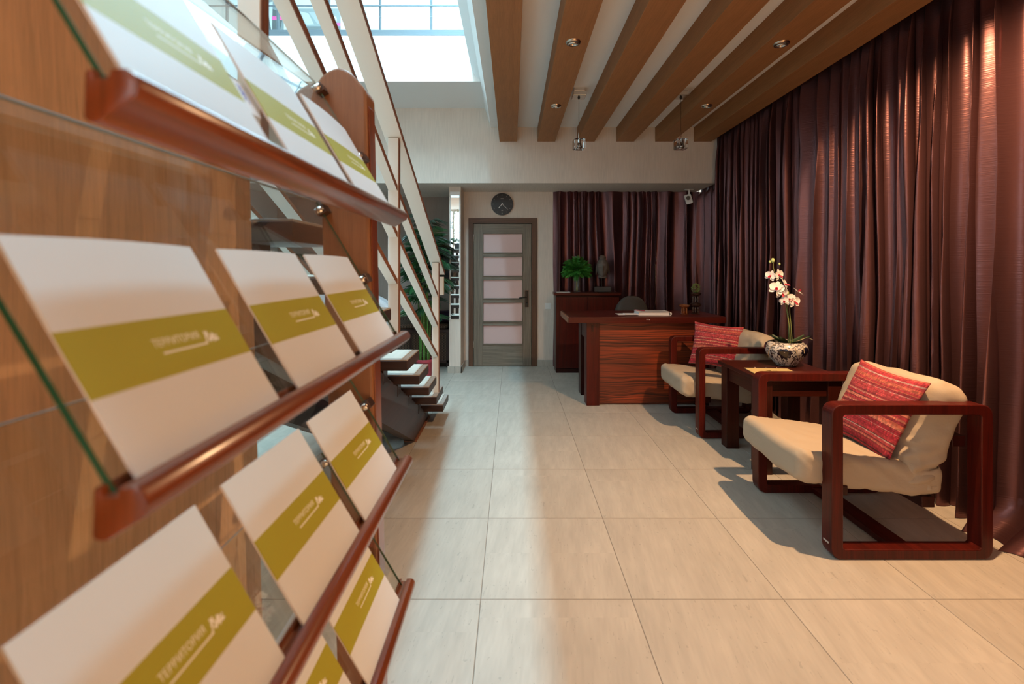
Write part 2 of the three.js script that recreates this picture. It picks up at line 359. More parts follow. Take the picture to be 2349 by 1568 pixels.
// ---------------------------------------------------------------- floor
const P = 0.5945, X0 = -0.123, D0 = 1.834;            // tile pitch, one joint line across and one in depth
{
  const fl = struct('floor', null, null, 'pale beige stone-look tile floor with thin joints', 'floor');
  part(fl, 'screed', bx(-3.5, 2.7, -0.12, -0.0015, -6.8, 4.3), M.grout);
  const g = 0.0016, geos = [];
  for (let k = 0; k < 6; k++) {
    const b = autoUV(new RoundedBoxGeometry(P - 2 * g, 0.01, P - 2 * g, 1, 0.0012), 'z', 0.21 * k + 0.13, 0.33 * k);
    geos.push(b);
  }
  for (let i = -6; i <= 4; i++) for (let j = -10; j <= 8; j++) {
    const x = X0 + (i + 0.5) * P, d = D0 + (j + 0.5) * P;
    if (x < -3.4 || x > 2.75 || d > 6.9 || d < -4.2) continue;
    const h = Math.abs((i * 7349 + j * 9151) % 97);
    const t = part(fl, 'floor_tile', geos[h % 6], M.tile[h % 3]);
    t.position.set(x, -0.005, -d);
    if (h & 1) t.rotation.y = Math.PI;
  }
}

// ---------------------------------------------------------------- walls, header, ceiling, upper storey
const WB = 6.2;                                       // depth of the door wall
struct('wall_right', bx(2.6, 2.75, 0, 3.4, -6.8, 4.3), M.wall, 'beige wall behind the long purple-brown curtain', 'wall');
struct('wall_left', bx(-3.5, -3.35, 0, 3.4, -6.8, 4.3), M.white, 'white wall beyond the staircase', 'wall');
{
  const w = struct('wall_back', null, null, 'beige wall around the door with five glass panes', 'wall');
  part(w, 'wall_panel', bx(-0.637, -0.545, 0, 2.314, -WB - 0.14, -WB), M.wall);
  part(w, 'wall_panel', bx(0.30, 2.6, 0, 2.314, -WB - 0.14, -WB), M.wall);
  part(w, 'wall_panel', bx(-0.545, 0.30, 1.93, 2.314, -WB - 0.14, -WB), M.wall);
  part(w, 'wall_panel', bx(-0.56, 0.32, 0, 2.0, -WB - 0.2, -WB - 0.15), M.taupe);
}
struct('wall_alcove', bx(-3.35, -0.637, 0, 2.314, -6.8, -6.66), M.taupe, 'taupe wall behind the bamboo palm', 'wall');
struct('wall_header', bx(-3.35, 2.445, 2.314, 3.42, -6.8, -5.56), M.wall, 'beige dropped header over the door and the desk', 'wall');
{
  const col = struct('wall_pillar', null, null, 'slim white pillar left of the door with a tall mirror strip', 'pillar');
  part(col, 'pillar_shaft', bx(-0.783, -0.637, 0, 2.314, -6.66, -5.80, 0.003), M.wall);
  for (const [a, b] of [[-0.800, -0.715], [-0.7135, -0.622]]) part(col, 'skirting_tile', bx(a, b, 0, 0.083, -5.80, -5.785, 0.002), M.skirt);
  for (const [a, b] of [[-5.785, -6.0], [-6.0015, -6.185]]) part(col, 'skirting_tile', bx(-0.637, -0.622, 0, 0.083, b, a, 0.002), M.skirt);
}
{
  const t = thing('pillar_mirror', 'tall narrow mirror strip set on the white pillar', 'mirror', null, [-0.708, 0, -5.798]);
  part(t, 'mirror_glass', bx(-0.053, 0.053, 0.672, 2.205, 0, 0.006), M.mirror);
  part(t, 'mirror_edge', merge([bx(-0.060, -0.053, 0.665, 2.25, 0, 0.011), bx(0.053, 0.060, 0.665, 2.25, 0, 0.011), bx(-0.053, 0.053, 2.205, 2.25, 0, 0.009)]), M.white);
}
{
  const b = struct('baseboard_back', null, null, 'tiled skirting along the door wall', 'baseboard');
  for (const [a, c] of [[-0.620, -0.585], [0.337, 0.43], [0.432, 0.72], [0.722, 1.3], [1.302, 1.9], [1.902, 2.5]]) part(b, 'skirting_tile', bx(a, c, 0, 0.083, -WB, -WB + 0.013, 0.002), M.skirt);
}
{                                                     // ceiling slab with its slanted edge towards the stairwell
  const prof = [[-0.252, 2.978], [2.6, 2.978], [2.6, 3.42], [-0.41, 3.42], [-0.41, 3.312], [-0.322, 3.207]];
  const g = extrude(prof, 9.86); g.translate(0, 0, -5.56);
  struct('ceiling', autoUV(g, 'z'), M.white, 'white ceiling between the brown beams', 'ceiling');
  struct('ceiling_well', bx(-3.35, -0.322, 3.207, 3.312, -5.56, -4.767), M.white, 'white soffit at the far end of the stairwell opening', 'ceiling');
  struct('ceiling_side', bx(-3.35, -2.45, 2.978, 3.42, -4.767, 4.3), M.white, 'white ceiling beyond the staircase', 'ceiling');
}
struct('wall_rear', bx(-0.41, 2.6, 0, 3.42, 4.3, 4.42), M.wall, 'beige wall behind the camera', 'wall');
{
  const w = struct('window_1', null, null, 'tall white-framed stair window behind the landing', 'window');
  part(w, 'window_wall', merge([bx(-3.35, -0.41, 0, 1.5, 4.3, 4.42), bx(-3.35, -2.75, 1.5, 3.3, 4.3, 4.42), bx(-1.25, -0.41, 1.5, 3.3, 4.3, 4.42)]), M.white);
  part(w, 'window_frame', merge([bx(-2.75, -1.25, 1.5, 1.57, 4.31, 4.38), bx(-2.75, -1.25, 3.23, 3.3, 4.31, 4.38), ...[-2.75, -2.03, -1.31].map((x) => bx(x, x + 0.06, 1.57, 3.23, 4.31, 4.38))]), M.railWhite);
  for (const x of [-2.69, -1.97]) part(w, 'window_pane', bx(x, x + 0.66, 1.57, 3.23, 4.34, 4.346), M.pane);
}
struct('ceiling_landing', bx(-2.45, -0.41, 3.3, 3.42, 1.6, 4.42), M.white, 'white ceiling over the stair landing behind the camera', 'ceiling');
// the upper storey seen through the stairwell
{
  const w = struct('wall_upper', null, null, 'bright white gallery front above the stairwell', 'wall');
  const xs = [-4.6, -3.28, -1.96, -1.03, -0.35, 0.6];
  for (let k = 0; k < 5; k++) part(w, 'wall_panel', bx(xs[k] + 0.001, xs[k + 1] - 0.001, 3.42, 4.29, -6.08, -6.0), M.upper);
  struct('wall_gallery', bx(-4.7, 1.3, 3.42, 6.2, -7.5, -7.4), M.upper, 'white shop wall at the back of the upper gallery', 'wall');
  struct('floor_gallery', bx(-4.6, 0.6, 4.17, 4.27, -7.4, -6.08), M.upper, 'white gallery floor on the upper storey', 'floor');
}
struct('wall_upper_left', bx(-4.7, -4.6, 3.3, 6.2, -7.4, 3.12), M.upper, 'white side wall of the upper storey left of the stairwell', 'wall');
struct('wall_upper_right', bx(1.2, 1.3, 3.42, 6.2, -7.4, 3.12), M.upper, 'white side wall of the upper storey over the room', 'wall');
struct('wall_upper_rear', bx(-4.6, 1.2, 3.42, 6.2, 3.0, 3.12), M.upper, 'white rear wall of the upper storey', 'wall');
struct('floor_upper_left', bx(-4.6, -3.35, 3.3, 3.42, -6.0, 3.12), M.upper, 'upper storey floor left of the stairwell', 'floor');
{                                                     // the roof with its long skylight over the stairwell
  const w = struct('ceiling_roof', null, null, 'white roof of the upper storey with a long skylight', 'ceiling');
  part(w, 'roof_panel', bx(-4.7, -2.7, 6.2, 6.35, -7.5, 3.12), M.upper);
  part(w, 'roof_panel', bx(0.1, 1.3, 6.2, 6.35, -7.5, 3.12), M.upper);
  part(w, 'roof_panel', bx(-2.7, 0.1, 6.2, 6.35, 2.7, 3.12), M.upper);
  part(w, 'roof_panel', bx(-2.7, 0.1, 6.2, 6.35, -7.5, -6.9), M.upper);
  for (let k = 0; k < 8; k++) part(w, 'skylight_pane', bx(-2.7, 0.1, 6.30, 6.308, -6.9 + k * 1.2, -5.7 + k * 1.2), M.pane);
}
{
  const t = thing('strip_lamp', 'long cool white strip lamp under the roof of the upper storey', 'strip lamp', null, [-0.83, 5.94, -2.95]);
  part(t, 'lamp_housing', bx(-0.06, 0.06, 0.006, 0.06, -3.12, 3.12, 0.003, 'z'), M.whitePlastic);
  part(t, 'lamp_diffuser', bx(-0.05, 0.05, 0, 0.006, -3.1, 3.1), std({ color: C(0.8, 0.8, 0.8), emissive: C(0.40, 0.79, 1.0), emissiveIntensity: 12, roughness: 0.5 }));
  for (const z of [-2.6, 0, 2.6]) part(t, 'suspension_rod', cyl(0.006, 0.006, 0.2, 0, 0.06, z, 10), M.chrome);
}
{
  const t = thing('gallery_balustrade', 'glass balustrade with aluminium channel on the bright upper gallery', 'balustrade', null, [0, 4.29, -6.04]);
  part(t, 'base_channel', merge([bx(-4.59, 0.6, 0, 0.03, -0.03, 0.045, 0.003), bx(-4.6, 0.6, 0.032, 0.055, -0.03, 0.035, 0.003), bx(-4.6, 0.6, 0.057, 0.085, -0.03, 0.025, 0.003)]), M.galleryMetal);
  for (const x of [-4.35, -3.69, -3.03, -2.37, -1.708, -1.046, -0.384]) {
    part(t, 'baluster', merge([bx(x - 0.014, x - 0.002, 0.085, 1.0, -0.015, 0.01), bx(x + 0.002, x + 0.014, 0.085, 1.0, -0.015, 0.01), bx(x - 0.016, x + 0.016, 0.25, 0.262, -0.016, 0.012)]), M.galleryMetal);
    part(t, 'glass_pane', bx(x + 0.02, x + 0.64, 0.09, 0.98, -0.008, -0.002), M.pane);
  }
  part(t, 'middle_rail', bx(-4.6, 0.6, 0.39, 0.402, 0.012, 0.024), M.galleryMetal);
  part(t, 'top_rail', bx(-4.6, 0.6, 1.0, 1.04, -0.03, 0.03, 0.008), M.galleryMetal);
}
single('sports_poster', bx(-0.33, 0.33, -0.2, 0.2, 0, 0.01), M.poster, 'grey and pink poster with white lettering on the upper gallery wall', 'poster').position.set(-3.05, 5.21, -7.398);
{
  const p = scene.getObjectByName('sports_poster').geometry, uv = p.attributes.uv, q = p.attributes.position;
  for (let i = 0; i < q.count; i++) uv.setXY(i, q.getX(i) / 0.66 + 0.5, q.getY(i) / 0.4 + 0.5);
}
{
  const g = bx(-0.16, 0.16, -0.35, 0.35, 0, 0.01), uv = g.attributes.uv, q = g.attributes.position;
  for (let i = 0; i < q.count; i++) uv.setXY(i, q.getX(i) / 0.32 + 0.5, q.getY(i) / 0.7 + 0.5);
  single('sports_banner', g, M.banner, 'narrow grey banner with a pink strip on the upper gallery wall', 'banner').position.set(-3.78, 5.2, -7.398);
}

// ---------------------------------------------------------------- ceiling beams, downlights, pendants
const beamX = [-0.149, 0.304, 0.774, 1.243, 1.704, 2.163];
beamX.forEach((x, k) => {
  const g = bx(x, x + 0.209, 2.807, 2.978, -5.558, 4.28, 0.003, 'z');
  const notes = ['wood-veneered ceiling beam along the stairwell edge', 'wood-veneered ceiling beam with downlights, next but one to the stairwell', 'wood-veneered ceiling beam without lamps, third from the stairwell', 'wood-veneered ceiling beam without lamps, fourth from the stairwell', 'wood-veneered ceiling beam with downlights above the armchairs', 'wood-veneered ceiling beam touching the long curtain'];
  if (k === 1) notes[1] = 'wood-veneered ceiling beam with downlights, second from the stairwell';
  single('ceiling_beam', g, M.beam, notes[k], 'beam', 'brown ceiling beams');
});
function downlight(x, d, lit, label, cone = 75, edge = 1) {
  const t = thing('recessed_downlight', label, 'downlight', 'ceiling downlights', [x, 2.807, -d]);
  const ring = lathe([[0.028, 0.0], [0.030, -0.010], [0.040, -0.013], [0.048, -0.009], [0.051, 0.0]], 40);
  part(t, 'trim_ring', ring, M.brass);
  const inner = lathe([[0.0005, -0.004], [0.018, -0.006], [0.0275, -0.001]], 32);
  const gim = part(t, 'gimbal', merge([new THREE.TorusGeometry(0.031, 0.0045, 10, 36).rotateX(Math.PI / 2).translate(0, -0.013, 0)]), M.chrome);
  gim.rotation.x = 0.16;
  if (!lit) part(t, 'bulb_lens', inner, M.bulbOff);
  else {
    part(t, 'bulb_lens', inner, std({ color: C(0.9, 0.8, 0.6), emissive: C(1, 0.62, 0.3), emissiveIntensity: 6, roughness: 0.3 }));
    const s = new THREE.SpotLight(C(1.0, 0.60, 0.31), lit, 0, cone * Math.PI / 180, edge, 2);
    s.name = 'halogen'; s.position.set(x, 2.785, -d); s.target.position.set(x - 0.05, 0, -d - 0.15);
    s.castShadow = true; s.shadow.radius = 1.2; s.shadow.mapSize.set(2048, 2048); s.shadow.camera.near = 0.03;
    scene.add(s, s.target);
  }
}
downlight(0.408, 3.11, 0, 'unlit downlight on the second beam from the stairwell, farther from the header');
downlight(0.408, 4.33, 0, 'unlit downlight on the second beam from the stairwell, nearer the header');
downlight(1.808, 3.13, 0, 'unlit downlight in the beam over the armchairs, above the side table');
downlight(1.808, 4.33, 0, 'unlit downlight in the beam over the armchairs, nearer the header');
downlight(1.808, 1.90, 51, 'lit warm downlight above the striped-cushion armchair by the curtain');
downlight(1.808, -1.75, 190, 'added warm fill downlight on the fifth beam, behind the camera', 44, 0.7);  // added out of view to lift the warm bounce on ceiling and header
downlight(1.808, -2.95, 190, 'added warm fill downlight on the fifth beam, nearest the rear wall', 44, 0.7);  // another added fill lamp, unseen, feeding the same warm bounce

function pendant(x, d, label) {
  const t = thing('cube_pendant', label, 'pendant lamp', 'crystal cube pendants', [x, 2.978, -d]);
  part(t, 'ceiling_canopy', merge([bx(-0.05, 0.05, -0.032, 0, -0.05, 0.05, 0.003), bx(-0.062, 0.062, -0.075, -0.036, -0.062, 0.062, 0.004)]), M.chrome);
  part(t, 'canopy_knob', lathe([[0.001, -0.095], [0.006, -0.092], [0.012, -0.080], [0.012, -0.075]], 16), M.blackMetal);
  part(t, 'cable', cyl(0.0016, 0.0016, 0.315, 0, -0.405, 0, 8), M.blackMetal);
  part(t, 'stem_sleeve', cyl(0.006, 0.0045, 0.075, 0, -0.475, 0, 14), M.chrome);
  const cube = part(t, 'crystal_cube', bx(-0.05, 0.05, -0.562, -0.468, -0.05, 0.05, 0.005), M.clear);
  cube.rotation.y = 0.12;
  part(cube, 'lamp_holder', merge([cyl(0.017, 0.017, 0.035, 0, -0.505, 0, 20), lathe([[0.0005, -0.552], [0.026, -0.549], [0.028, -0.535], [0.017, -0.506]], 24)]), M.chrome);
}
pendant(0.628, 4.38, 'crystal cube pendant between the second and third beams from the stairwell');
pendant(1.586, 4.38, 'crystal cube pendant half hidden beside the fourth beam, nearer the curtain');
{
  const t = thing('soffit_spotlight', 'small white swivel spotlight under the header near the curtain corner', 'spotlight', null, [2.27, 2.314, -5.98]);
  part(t, 'mount_plate', bx(-0.05, 0.05, -0.012, 0, -0.02, 0.02, 0.003), M.whitePlastic);
  part(t, 'swivel_stem', cyl(0.010, 0.010, 0.06, 0, -0.07, 0, 16), M.whitePlastic);
  const h = new THREE.Shape(); { const w = 0.042, b = 0.06, r = 0.018; h.moveTo(-w + r, -b); h.lineTo(w - r, -b); h.quadraticCurveTo(w, -b, w, -b + r); h.lineTo(w, b - r); h.quadraticCurveTo(w, b, w - r, b); h.lineTo(-w + r, b); h.quadraticCurveTo(-w, b, -w, b - r); h.lineTo(-w, -b + r); h.quadraticCurveTo(-w, -b, -w + r, -b); }
  const head = part(t, 'lamp_head', extrude(h, 0.05, 0.004), M.whitePlastic);
  head.position.set(0, -0.125, -0.025); head.rotation.set(0.15, -0.3, 0.32);
  part(head, 'lamp_opening', merge([bx(-0.030, 0.030, -0.012, 0.048, 0.0515, 0.0535, 0.001), cyl(0.02, 0.026, 0.01, 0, 0, 0, 20).rotateX(Math.PI / 2).translate(0, 0.016, 0.052)]), M.black);
}

// ---------------------------------------------------------------- door, clock, switch
{
  const d = struct('door_1', null, null, 'grey-brown wooden door with five stacked frosted panes in a dark frame', 'door');
  d.position.set(0, 0, -WB);
  part(d, 'door_frame', merge([bx(-0.577, -0.512, 0, 1.966, -0.14, 0.022, 0.004), bx(0.262, 0.333, 0, 1.966, -0.14, 0.022, 0.004), bx(-0.577, 0.333, 1.897, 1.966, -0.14, 0.0225, 0.004, 'x'), bx(-0.524, -0.512, 0, 1.9, -0.02, 0.03, 0.003), bx(0.262, 0.274, 0, 1.9, -0.02, 0.03, 0.003), bx(-0.524, 0.274, 1.895, 1.907, -0.02, 0.03, 0.003, 'x')]), M.doorFrame);
  const leaf = new THREE.Group(); leaf.name = 'door_leaf'; d.add(leaf);
  const panes = [[1.5076, 1.7555], [1.202, 1.45], [0.904, 1.147], [0.602, 0.8445], [0.3025, 0.5447]];
  const xl = -0.507, xr = 0.2555, pl = -0.379, pr = 0.132;
  part(leaf, 'stile', bx(xl, pl - 0.012, 0.008, 1.888, -0.015, 0.025, 0.003), M.doorLeaf);
  part(leaf, 'stile', bx(pr + 0.012, xr, 0.008, 1.888, -0.015, 0.025, 0.003), M.doorLeaf);
  const ys = [1.888, ...panes.flatMap(([a, b]) => [b, a]), 0.008];
  for (let k = 0; k < ys.length; k += 2) part(leaf, 'cross_rail', bx(pl - 0.012, pr + 0.012, ys[k + 1] + (k + 2 < ys.length ? 0.012 : 0), ys[k] - (k ? 0.012 : 0), -0.015, 0.024, 0.002, 'x'), M.doorLeaf);
  for (const [a, b] of panes) {
    part(leaf, 'glass_pane', bx(pl, pr, a, b, 0.004, 0.010), M.frosted);
    const f = 0.014;
    part(leaf, 'glazing_bead', merge([bx(pl - f, pl, a - f, b + f, 0, 0.033, 0.005), bx(pr, pr + f, a - f, b + f, 0, 0.033, 0.005), bx(pl - f, pr + f, a - f, a, 0, 0.033, 0.005, 'x'), bx(pl - f, pr + f, b, b + f, 0, 0.033, 0.005, 'x')]), M.doorLeaf);
  }
  part(leaf, 'handle', merge([bx(0.178, 0.212, 0.79, 1.0, 0.025, 0.034, 0.006), cyl(0.011, 0.011, 0.05, 0, 0, 0, 16).rotateX(Math.PI / 2).translate(0.195, 0.915, 0.03), tube([V(0.195, 0.915, 0.076), V(0.16, 0.918, 0.082), V(0.12, 0.912, 0.08), V(0.095, 0.907, 0.072)], 0.0095, 20, 10), lathe([[0.0005, 0], [0.012, 0.001], [0.012, 0.006]], 16).rotateX(Math.PI / 2).translate(0.195, 0.84, 0.034)]), M.blackMetal, 'black lever handle');
  part(leaf, 'handle_plate', bx(0.168, 0.222, 0.785, 1.01, 0.0245, 0.027, 0.001), M.doorFrame);
  for (const y of [1.66, 0.25]) part(leaf, 'hinge', merge([cyl(0.0065, 0.0065, 0.085, -0.5095, y, 0.034, 12), cyl(0.0078, 0.0078, 0.006, -0.5095, y + 0.028, 0.034, 12)]), M.chrome);
  part(leaf, 'lock_edge', bx(0.2555, 0.2585, 0.80, 1.0, -0.005, 0.02), M.blackMetal);
}
{
  const t = thing('wall_clock', 'round dark brown wall clock above the door', 'clock', null, [-0.131, 2.148, -WB + 0.001]);
  part(t, 'clock_case', new THREE.CylinderGeometry(0.146, 0.146, 0.026, 64).rotateX(Math.PI / 2).translate(0, 0, 0.014), std({ color: C(0.022, 0.014, 0.012), roughness: 0.35 }));
  part(t, 'clock_face', new THREE.CircleGeometry(0.141, 64).translate(0, 0, 0.0278), std({ map: clockTex, roughness: 0.3 }));
  const hand = (a, l, w) => { const g = bx(-w, w, -0.012, l, 0, 0.002); g.rotateZ(-a); return g; };
  part(t, 'hour_hand', hand(222 * Math.PI / 180, 0.066, 0.0022).translate(0, 0, 0.031), M.chrome);
  part(t, 'minute_hand', hand(133 * Math.PI / 180, 0.104, 0.0016).translate(0, 0, 0.034), M.chrome);
  part(t, 'hub', cyl(0.005, 0.005, 0.008, 0, 0, 0, 16).rotateX(Math.PI / 2).translate(0, 0, 0.029), M.chrome);
}
{
  const t = thing('light_switch', 'white light switch on the wall right of the door', 'light switch', null, [0.478, 0.797, -WB]);
  part(t, 'switch_plate', bx(-0.04, 0.04, -0.04, 0.04, 0, 0.009, 0.003), M.whitePlastic);
  part(t, 'rocker', bx(-0.027, 0.027, -0.027, 0.027, 0.009, 0.013, 0.002), M.whitePlastic);
}

// ---------------------------------------------------------------- curtains
function curtain(len, height, mean, seed, opt = {}) {        // a surface along s, hanging in y, folds out along n
  const r = mulberry(seed), cols = Math.round(len / 0.0066), rows = 44, edges = [0];
  while (edges[edges.length - 1] < len) edges.push(edges[edges.length - 1] + (r() < 0.24 ? 0.17 + 0.08 * r() : 0.075 + 0.065 * r()));
  const amp = edges.map(() => 0.55 + 0.6 * r()), lean = edges.map(() => (r() - 0.5) * 0.05), fade = edges.map(() => r());
  const pos = [], uv = [], idx = [];
  for (let j = 0; j <= rows; j++) {
    const v = j / rows, y = height * v;
    let e = 0;
    for (let i = 0; i <= cols; i++) {
      const s0 = len * i / cols;
      const s = clamp(s0 + 0.03 * N3(s0 * 1.7, v * 1.6, seed) + 0.02 * N3(s0 * 6, v * 2.2, seed + 4.5), 0, len * 0.9999);
      while (edges[e + 1] < s) e++; while (edges[e] > s) e--;
      const t = (s - edges[e]) / (edges[e + 1] - edges[e]), ph = t * 2 * Math.PI;
      const a = mean * amp[e] * (0.72 + 0.5 * (1 - v)) * lerp(1, 0.55 + 0.8 * Math.abs(N3(e * 3.3, v * 2, 1)), 0.6);
      let n = a * (0.5 - 0.5 * Math.cos(ph)) + 0.3 * a * Math.sin(2 * ph) * (fade[e] - 0.4);
      n += 0.014 * N3(s * 9, v * 1.1, seed + 9) + 0.007 * N3(s * 21, v * 2.5, seed + 2) * smooth(0.4, 1, v);
      let ds = 0.30 * a * Math.sin(ph) + lean[e] * (1 - v) * 0.5;
      if (opt.gather) n *= lerp(1, 0.62, smooth(0.86, 1, v));
      if (opt.flare) n += opt.flare(s0, v);
      const z = opt.clipTop ? Math.min(n, opt.clipTop(s0, v)) : n;
      pos.push(s0 + ds * (1 - smooth(0.96, 1, v)), y, z); uv.push(s0, y);
    }
  }
  for (let j = 0; j < rows; j++) for (let i = 0; i < cols; i++) { const a = j * (cols + 1) + i, b = a + 1, c = a + cols + 1, d = c + 1; idx.push(a, b, d, a, d, c); }
  const g = new THREE.BufferGeometry();
  g.setAttribute('position', new THREE.Float32BufferAttribute(pos, 3)); g.setAttribute('uv', new THREE.Float32BufferAttribute(uv, 2)); g.setIndex(idx); g.computeVertexNormals();
  return g;
}
{
  const t = thing('satin_curtain', 'long purple-brown satin curtain hanging along the right wall', 'curtain', null, [2.465, 0.003, -6.06], -Math.PI / 2);
  // s runs towards the camera, folds stand out into the room
  const g = curtain(7.4, 2.955, 0.122, 5, { gather: true, clipTop: (s, v) => Math.min(lerp(0.085, 0.6, smooth(0.95, 0.90, v)), lerp(0.6, 0.015, smooth(0.70, 0.55, s) * smooth(0.72, 0.775, v))), flare: (s, v) => 0.17 * smooth(0.045, 0, v) * smooth(3.55, 3.95, s) * (0.75 + 0.5 * N3(s * 7, 0.3)) + 0.02 * smooth(0.3, 0, v) });
  g.scale(1, 1, 1);
  part(t, 'curtain_fabric', g, M.satin);
  part(t, 'curtain_track', bx(0, 7.4, 2.957, 2.972, -0.02, 0.02), M.whitePlastic);
}
{
  const t = thing('satin_curtain', 'short purple-brown satin curtain under the header behind the desk', 'curtain', null, [0.545, 0.003, -6.190]);
  part(t, 'curtain_fabric', curtain(1.93, 2.308, 0.085, 23, {}), M.satin);
}

// ---------------------------------------------------------------- staircase
const TD = (n) => 3.86 - 0.3305 * (n - 1), TY = (n) => 0.175 + 0.157 * (n - 1);   // near edge and top of tread n
const SX = -0.57, SL = -1.46;                           // right and left ends of the treads
{
  const t = thing('staircase', 'open staircase with dark treads, pale tile tops and white board railings', 'staircase', null, [0, 0, 0]);
  // stringers: deep dark boards with a level foot
  for (const x of [-0.726, -1.24]) {
    const k = 0.157 / 0.3305, top = (d) => 0.035 + k * (4.03 - d);
    const pts = [[3.50, 0.002], [4.06, 0.002], [4.06, 0.03], [1.12, top(1.12)], [1.12, top(1.12) - 0.255]];
    const g = extrude(pts.map(([d, y]) => [-d, y]), 0.075, 0.004); g.rotateY(-Math.PI / 2);     // profile in (z, y), thickness along -x
    const q = g.attributes.position; for (let i = 0; i < q.count; i++) { const X = q.getX(i), Z = q.getZ(i); q.setXYZ(i, x - Math.abs(X), q.getY(i), -Math.abs(Z)); }
    const gg = toCreasedNormals(g, 0.6);
    part(t, 'stringer', autoUV(gg, 'z'), M.stringer, 'dark glossy stair stringer');
    part(t, 'floor_shoe', bx(x - 0.085, x + 0.012, 0, 0.014, -4.08, -3.49, 0.003, 'z'), M.railEdge);
  }
  for (let n = 1; n <= 10; n++) {
    const d = TD(n), y = TY(n);
    const tr = part(t, 'tread', bx(SL, SX, y - 0.062, y - 0.008, -(d + 0.325), -d, 0.004, 'x'), M.stringer);
    part(tr, 'tread_tile', bx(SL + 0.02, SX - 0.035, y - 0.010, y, -(d + 0.322), -d - 0.045, 0.002), M.treadTop);
    part(tr, 'nosing_strip', merge([bx(SL + 0.002, SX - 0.002, y - 0.010, y - 0.001, -d - 0.043, -d - 0.004, 0.002), bx(SX - 0.033, SX - 0.002, y - 0.010, y - 0.001, -(d + 0.322), -d - 0.043, 0.002)]), M.nosing);
    for (const x of [-0.80, -1.315]) {
      const low = 0.035 + 0.475 * (4.03 - (d + 0.05)) - 0.08;
      part(tr, 'support_block', bx(x, x + 0.073, Math.max(low, 0.02), y - 0.060, -(d + 0.19), -d - 0.10, 0.003), M.stringer);
    }
  }
  // railings: posts, a broad handrail and three boards each side; white faces, brown edges
  const slope = 0.157 / 0.3305, hy = (d) => 1.345 + slope * (3.66 - d);
  const board = (dA, dB, yA, yB, th, x0, x1) => {         // a sloping board between two depths
    const pts = [[dA, yA - th / 2], [dA, yA + th / 2], [dB, yB + th / 2], [dB, yB - th / 2]];
    const s = new THREE.Shape(pts.map(([d, y]) => new THREE.Vector2(-d, y)));
    const g = new THREE.ExtrudeGeometry(s, { depth: Math.abs(x1 - x0), bevelEnabled: false });
    const q = g.attributes.position; for (let i = 0; i < q.count; i++) q.setXYZ(i, Math.min(x0, x1) + q.getZ(i), q.getY(i), q.getX(i));
    const ii = g.index; g.computeVertexNormals();
    // the swap of axes mirrors the solid; turn the triangles over
    const p = g.attributes.position.array; for (let i = 0; i < p.length; i += 9) for (let k = 0; k < 3; k++) { const a = p[i + 3 + k]; p[i + 3 + k] = p[i + 6 + k]; p[i + 6 + k] = a; }
    g.computeVertexNormals();
    return autoUV(g, 'z');
  };
  for (const [side, x0] of [[1, SX], [-1, SL]]) {
    const xo = side > 0 ? x0 - 0.004 : x0 + 0.058, xi = xo - 0.052, post = [[3.66, 2], [2.37, 6], [1.08, 10]];
    for (const [d, n] of post) {
      const p = part(t, 'baluster_post', bx(xi, xo, TY(n) - 0.002, hy(d), -d - 0.018, -d + 0.018, 0.002), M.railWhite);
      part(p, 'edge_band', bx(xo, xo + 0.003, TY(n), hy(d), -d - 0.016, -d + 0.016), M.railEdge);
    }
    const h = part(t, 'handrail', board(3.86, 0.98, hy(3.86) + 0.010, hy(0.98) + 0.010, 0.026, xi - 0.018, xo + 0.016), M.railWhite);
    part(h, 'edge_band', board(3.86, 0.98, hy(3.86) + 0.010, hy(0.98) + 0.010, 0.026, xo + 0.016, xo + 0.019), M.railEdge);
    for (const off of [0.262, 0.497, 0.733]) for (const [a, b] of [[3.642, 2.388], [2.352, 1.098]]) {
      const r = part(t, 'rail_board', board(a, b, hy(a) - off, hy(b) - off, 0.026, xi + 0.003, xi + 0.046), M.railWhite);
      part(r, 'edge_band', board(a, b, hy(a) - off, hy(b) - off, 0.026, xi + 0.046, xi + 0.049), M.railEdge);
    }
    if (side > 0) part(t, 'handrail_drop', bx(xi, xo + 0.012, hy(3.86) - 0.17, hy(3.86) - 0.02, -3.862, -3.83, 0.002), M.railWhite);
  }
}
{                                                        // landing with its wooden cladding, beside the rack
  const t = scene.getObjectByName('staircase');
  const s = bx(-0.028, 0, 0, 1.715, -1.08, 0.55, 0.004, 'y');
  const q = s.attributes.position; for (let i = 0; i < q.count; i++) q.setX(i, q.getX(i) - 0.605 + 0.028 * (1.5 - q.getY(i)));
  part(t, 'cladding_panel', s, M.panel, 'orange-brown wood cladding under the landing');
  part(t, 'landing_deck', bx(-1.46, -0.612, 1.69, 1.735, -0.875, 0.55, 0.004), M.stringer);
  part(t, 'landing_tile', bx(-1.44, -0.63, 1.735, 1.745, -0.86, 0.54, 0.002), M.treadTop);
  part(t, 'landing_leg', bx(-1.46, -1.38, 0, 1.69, 0.45, 0.53, 0.004), M.stringer);
  part(t, 'landing_leg', bx(-1.46, -1.38, 0, 1.69, -0.55, -0.47, 0.004), M.stringer);
}

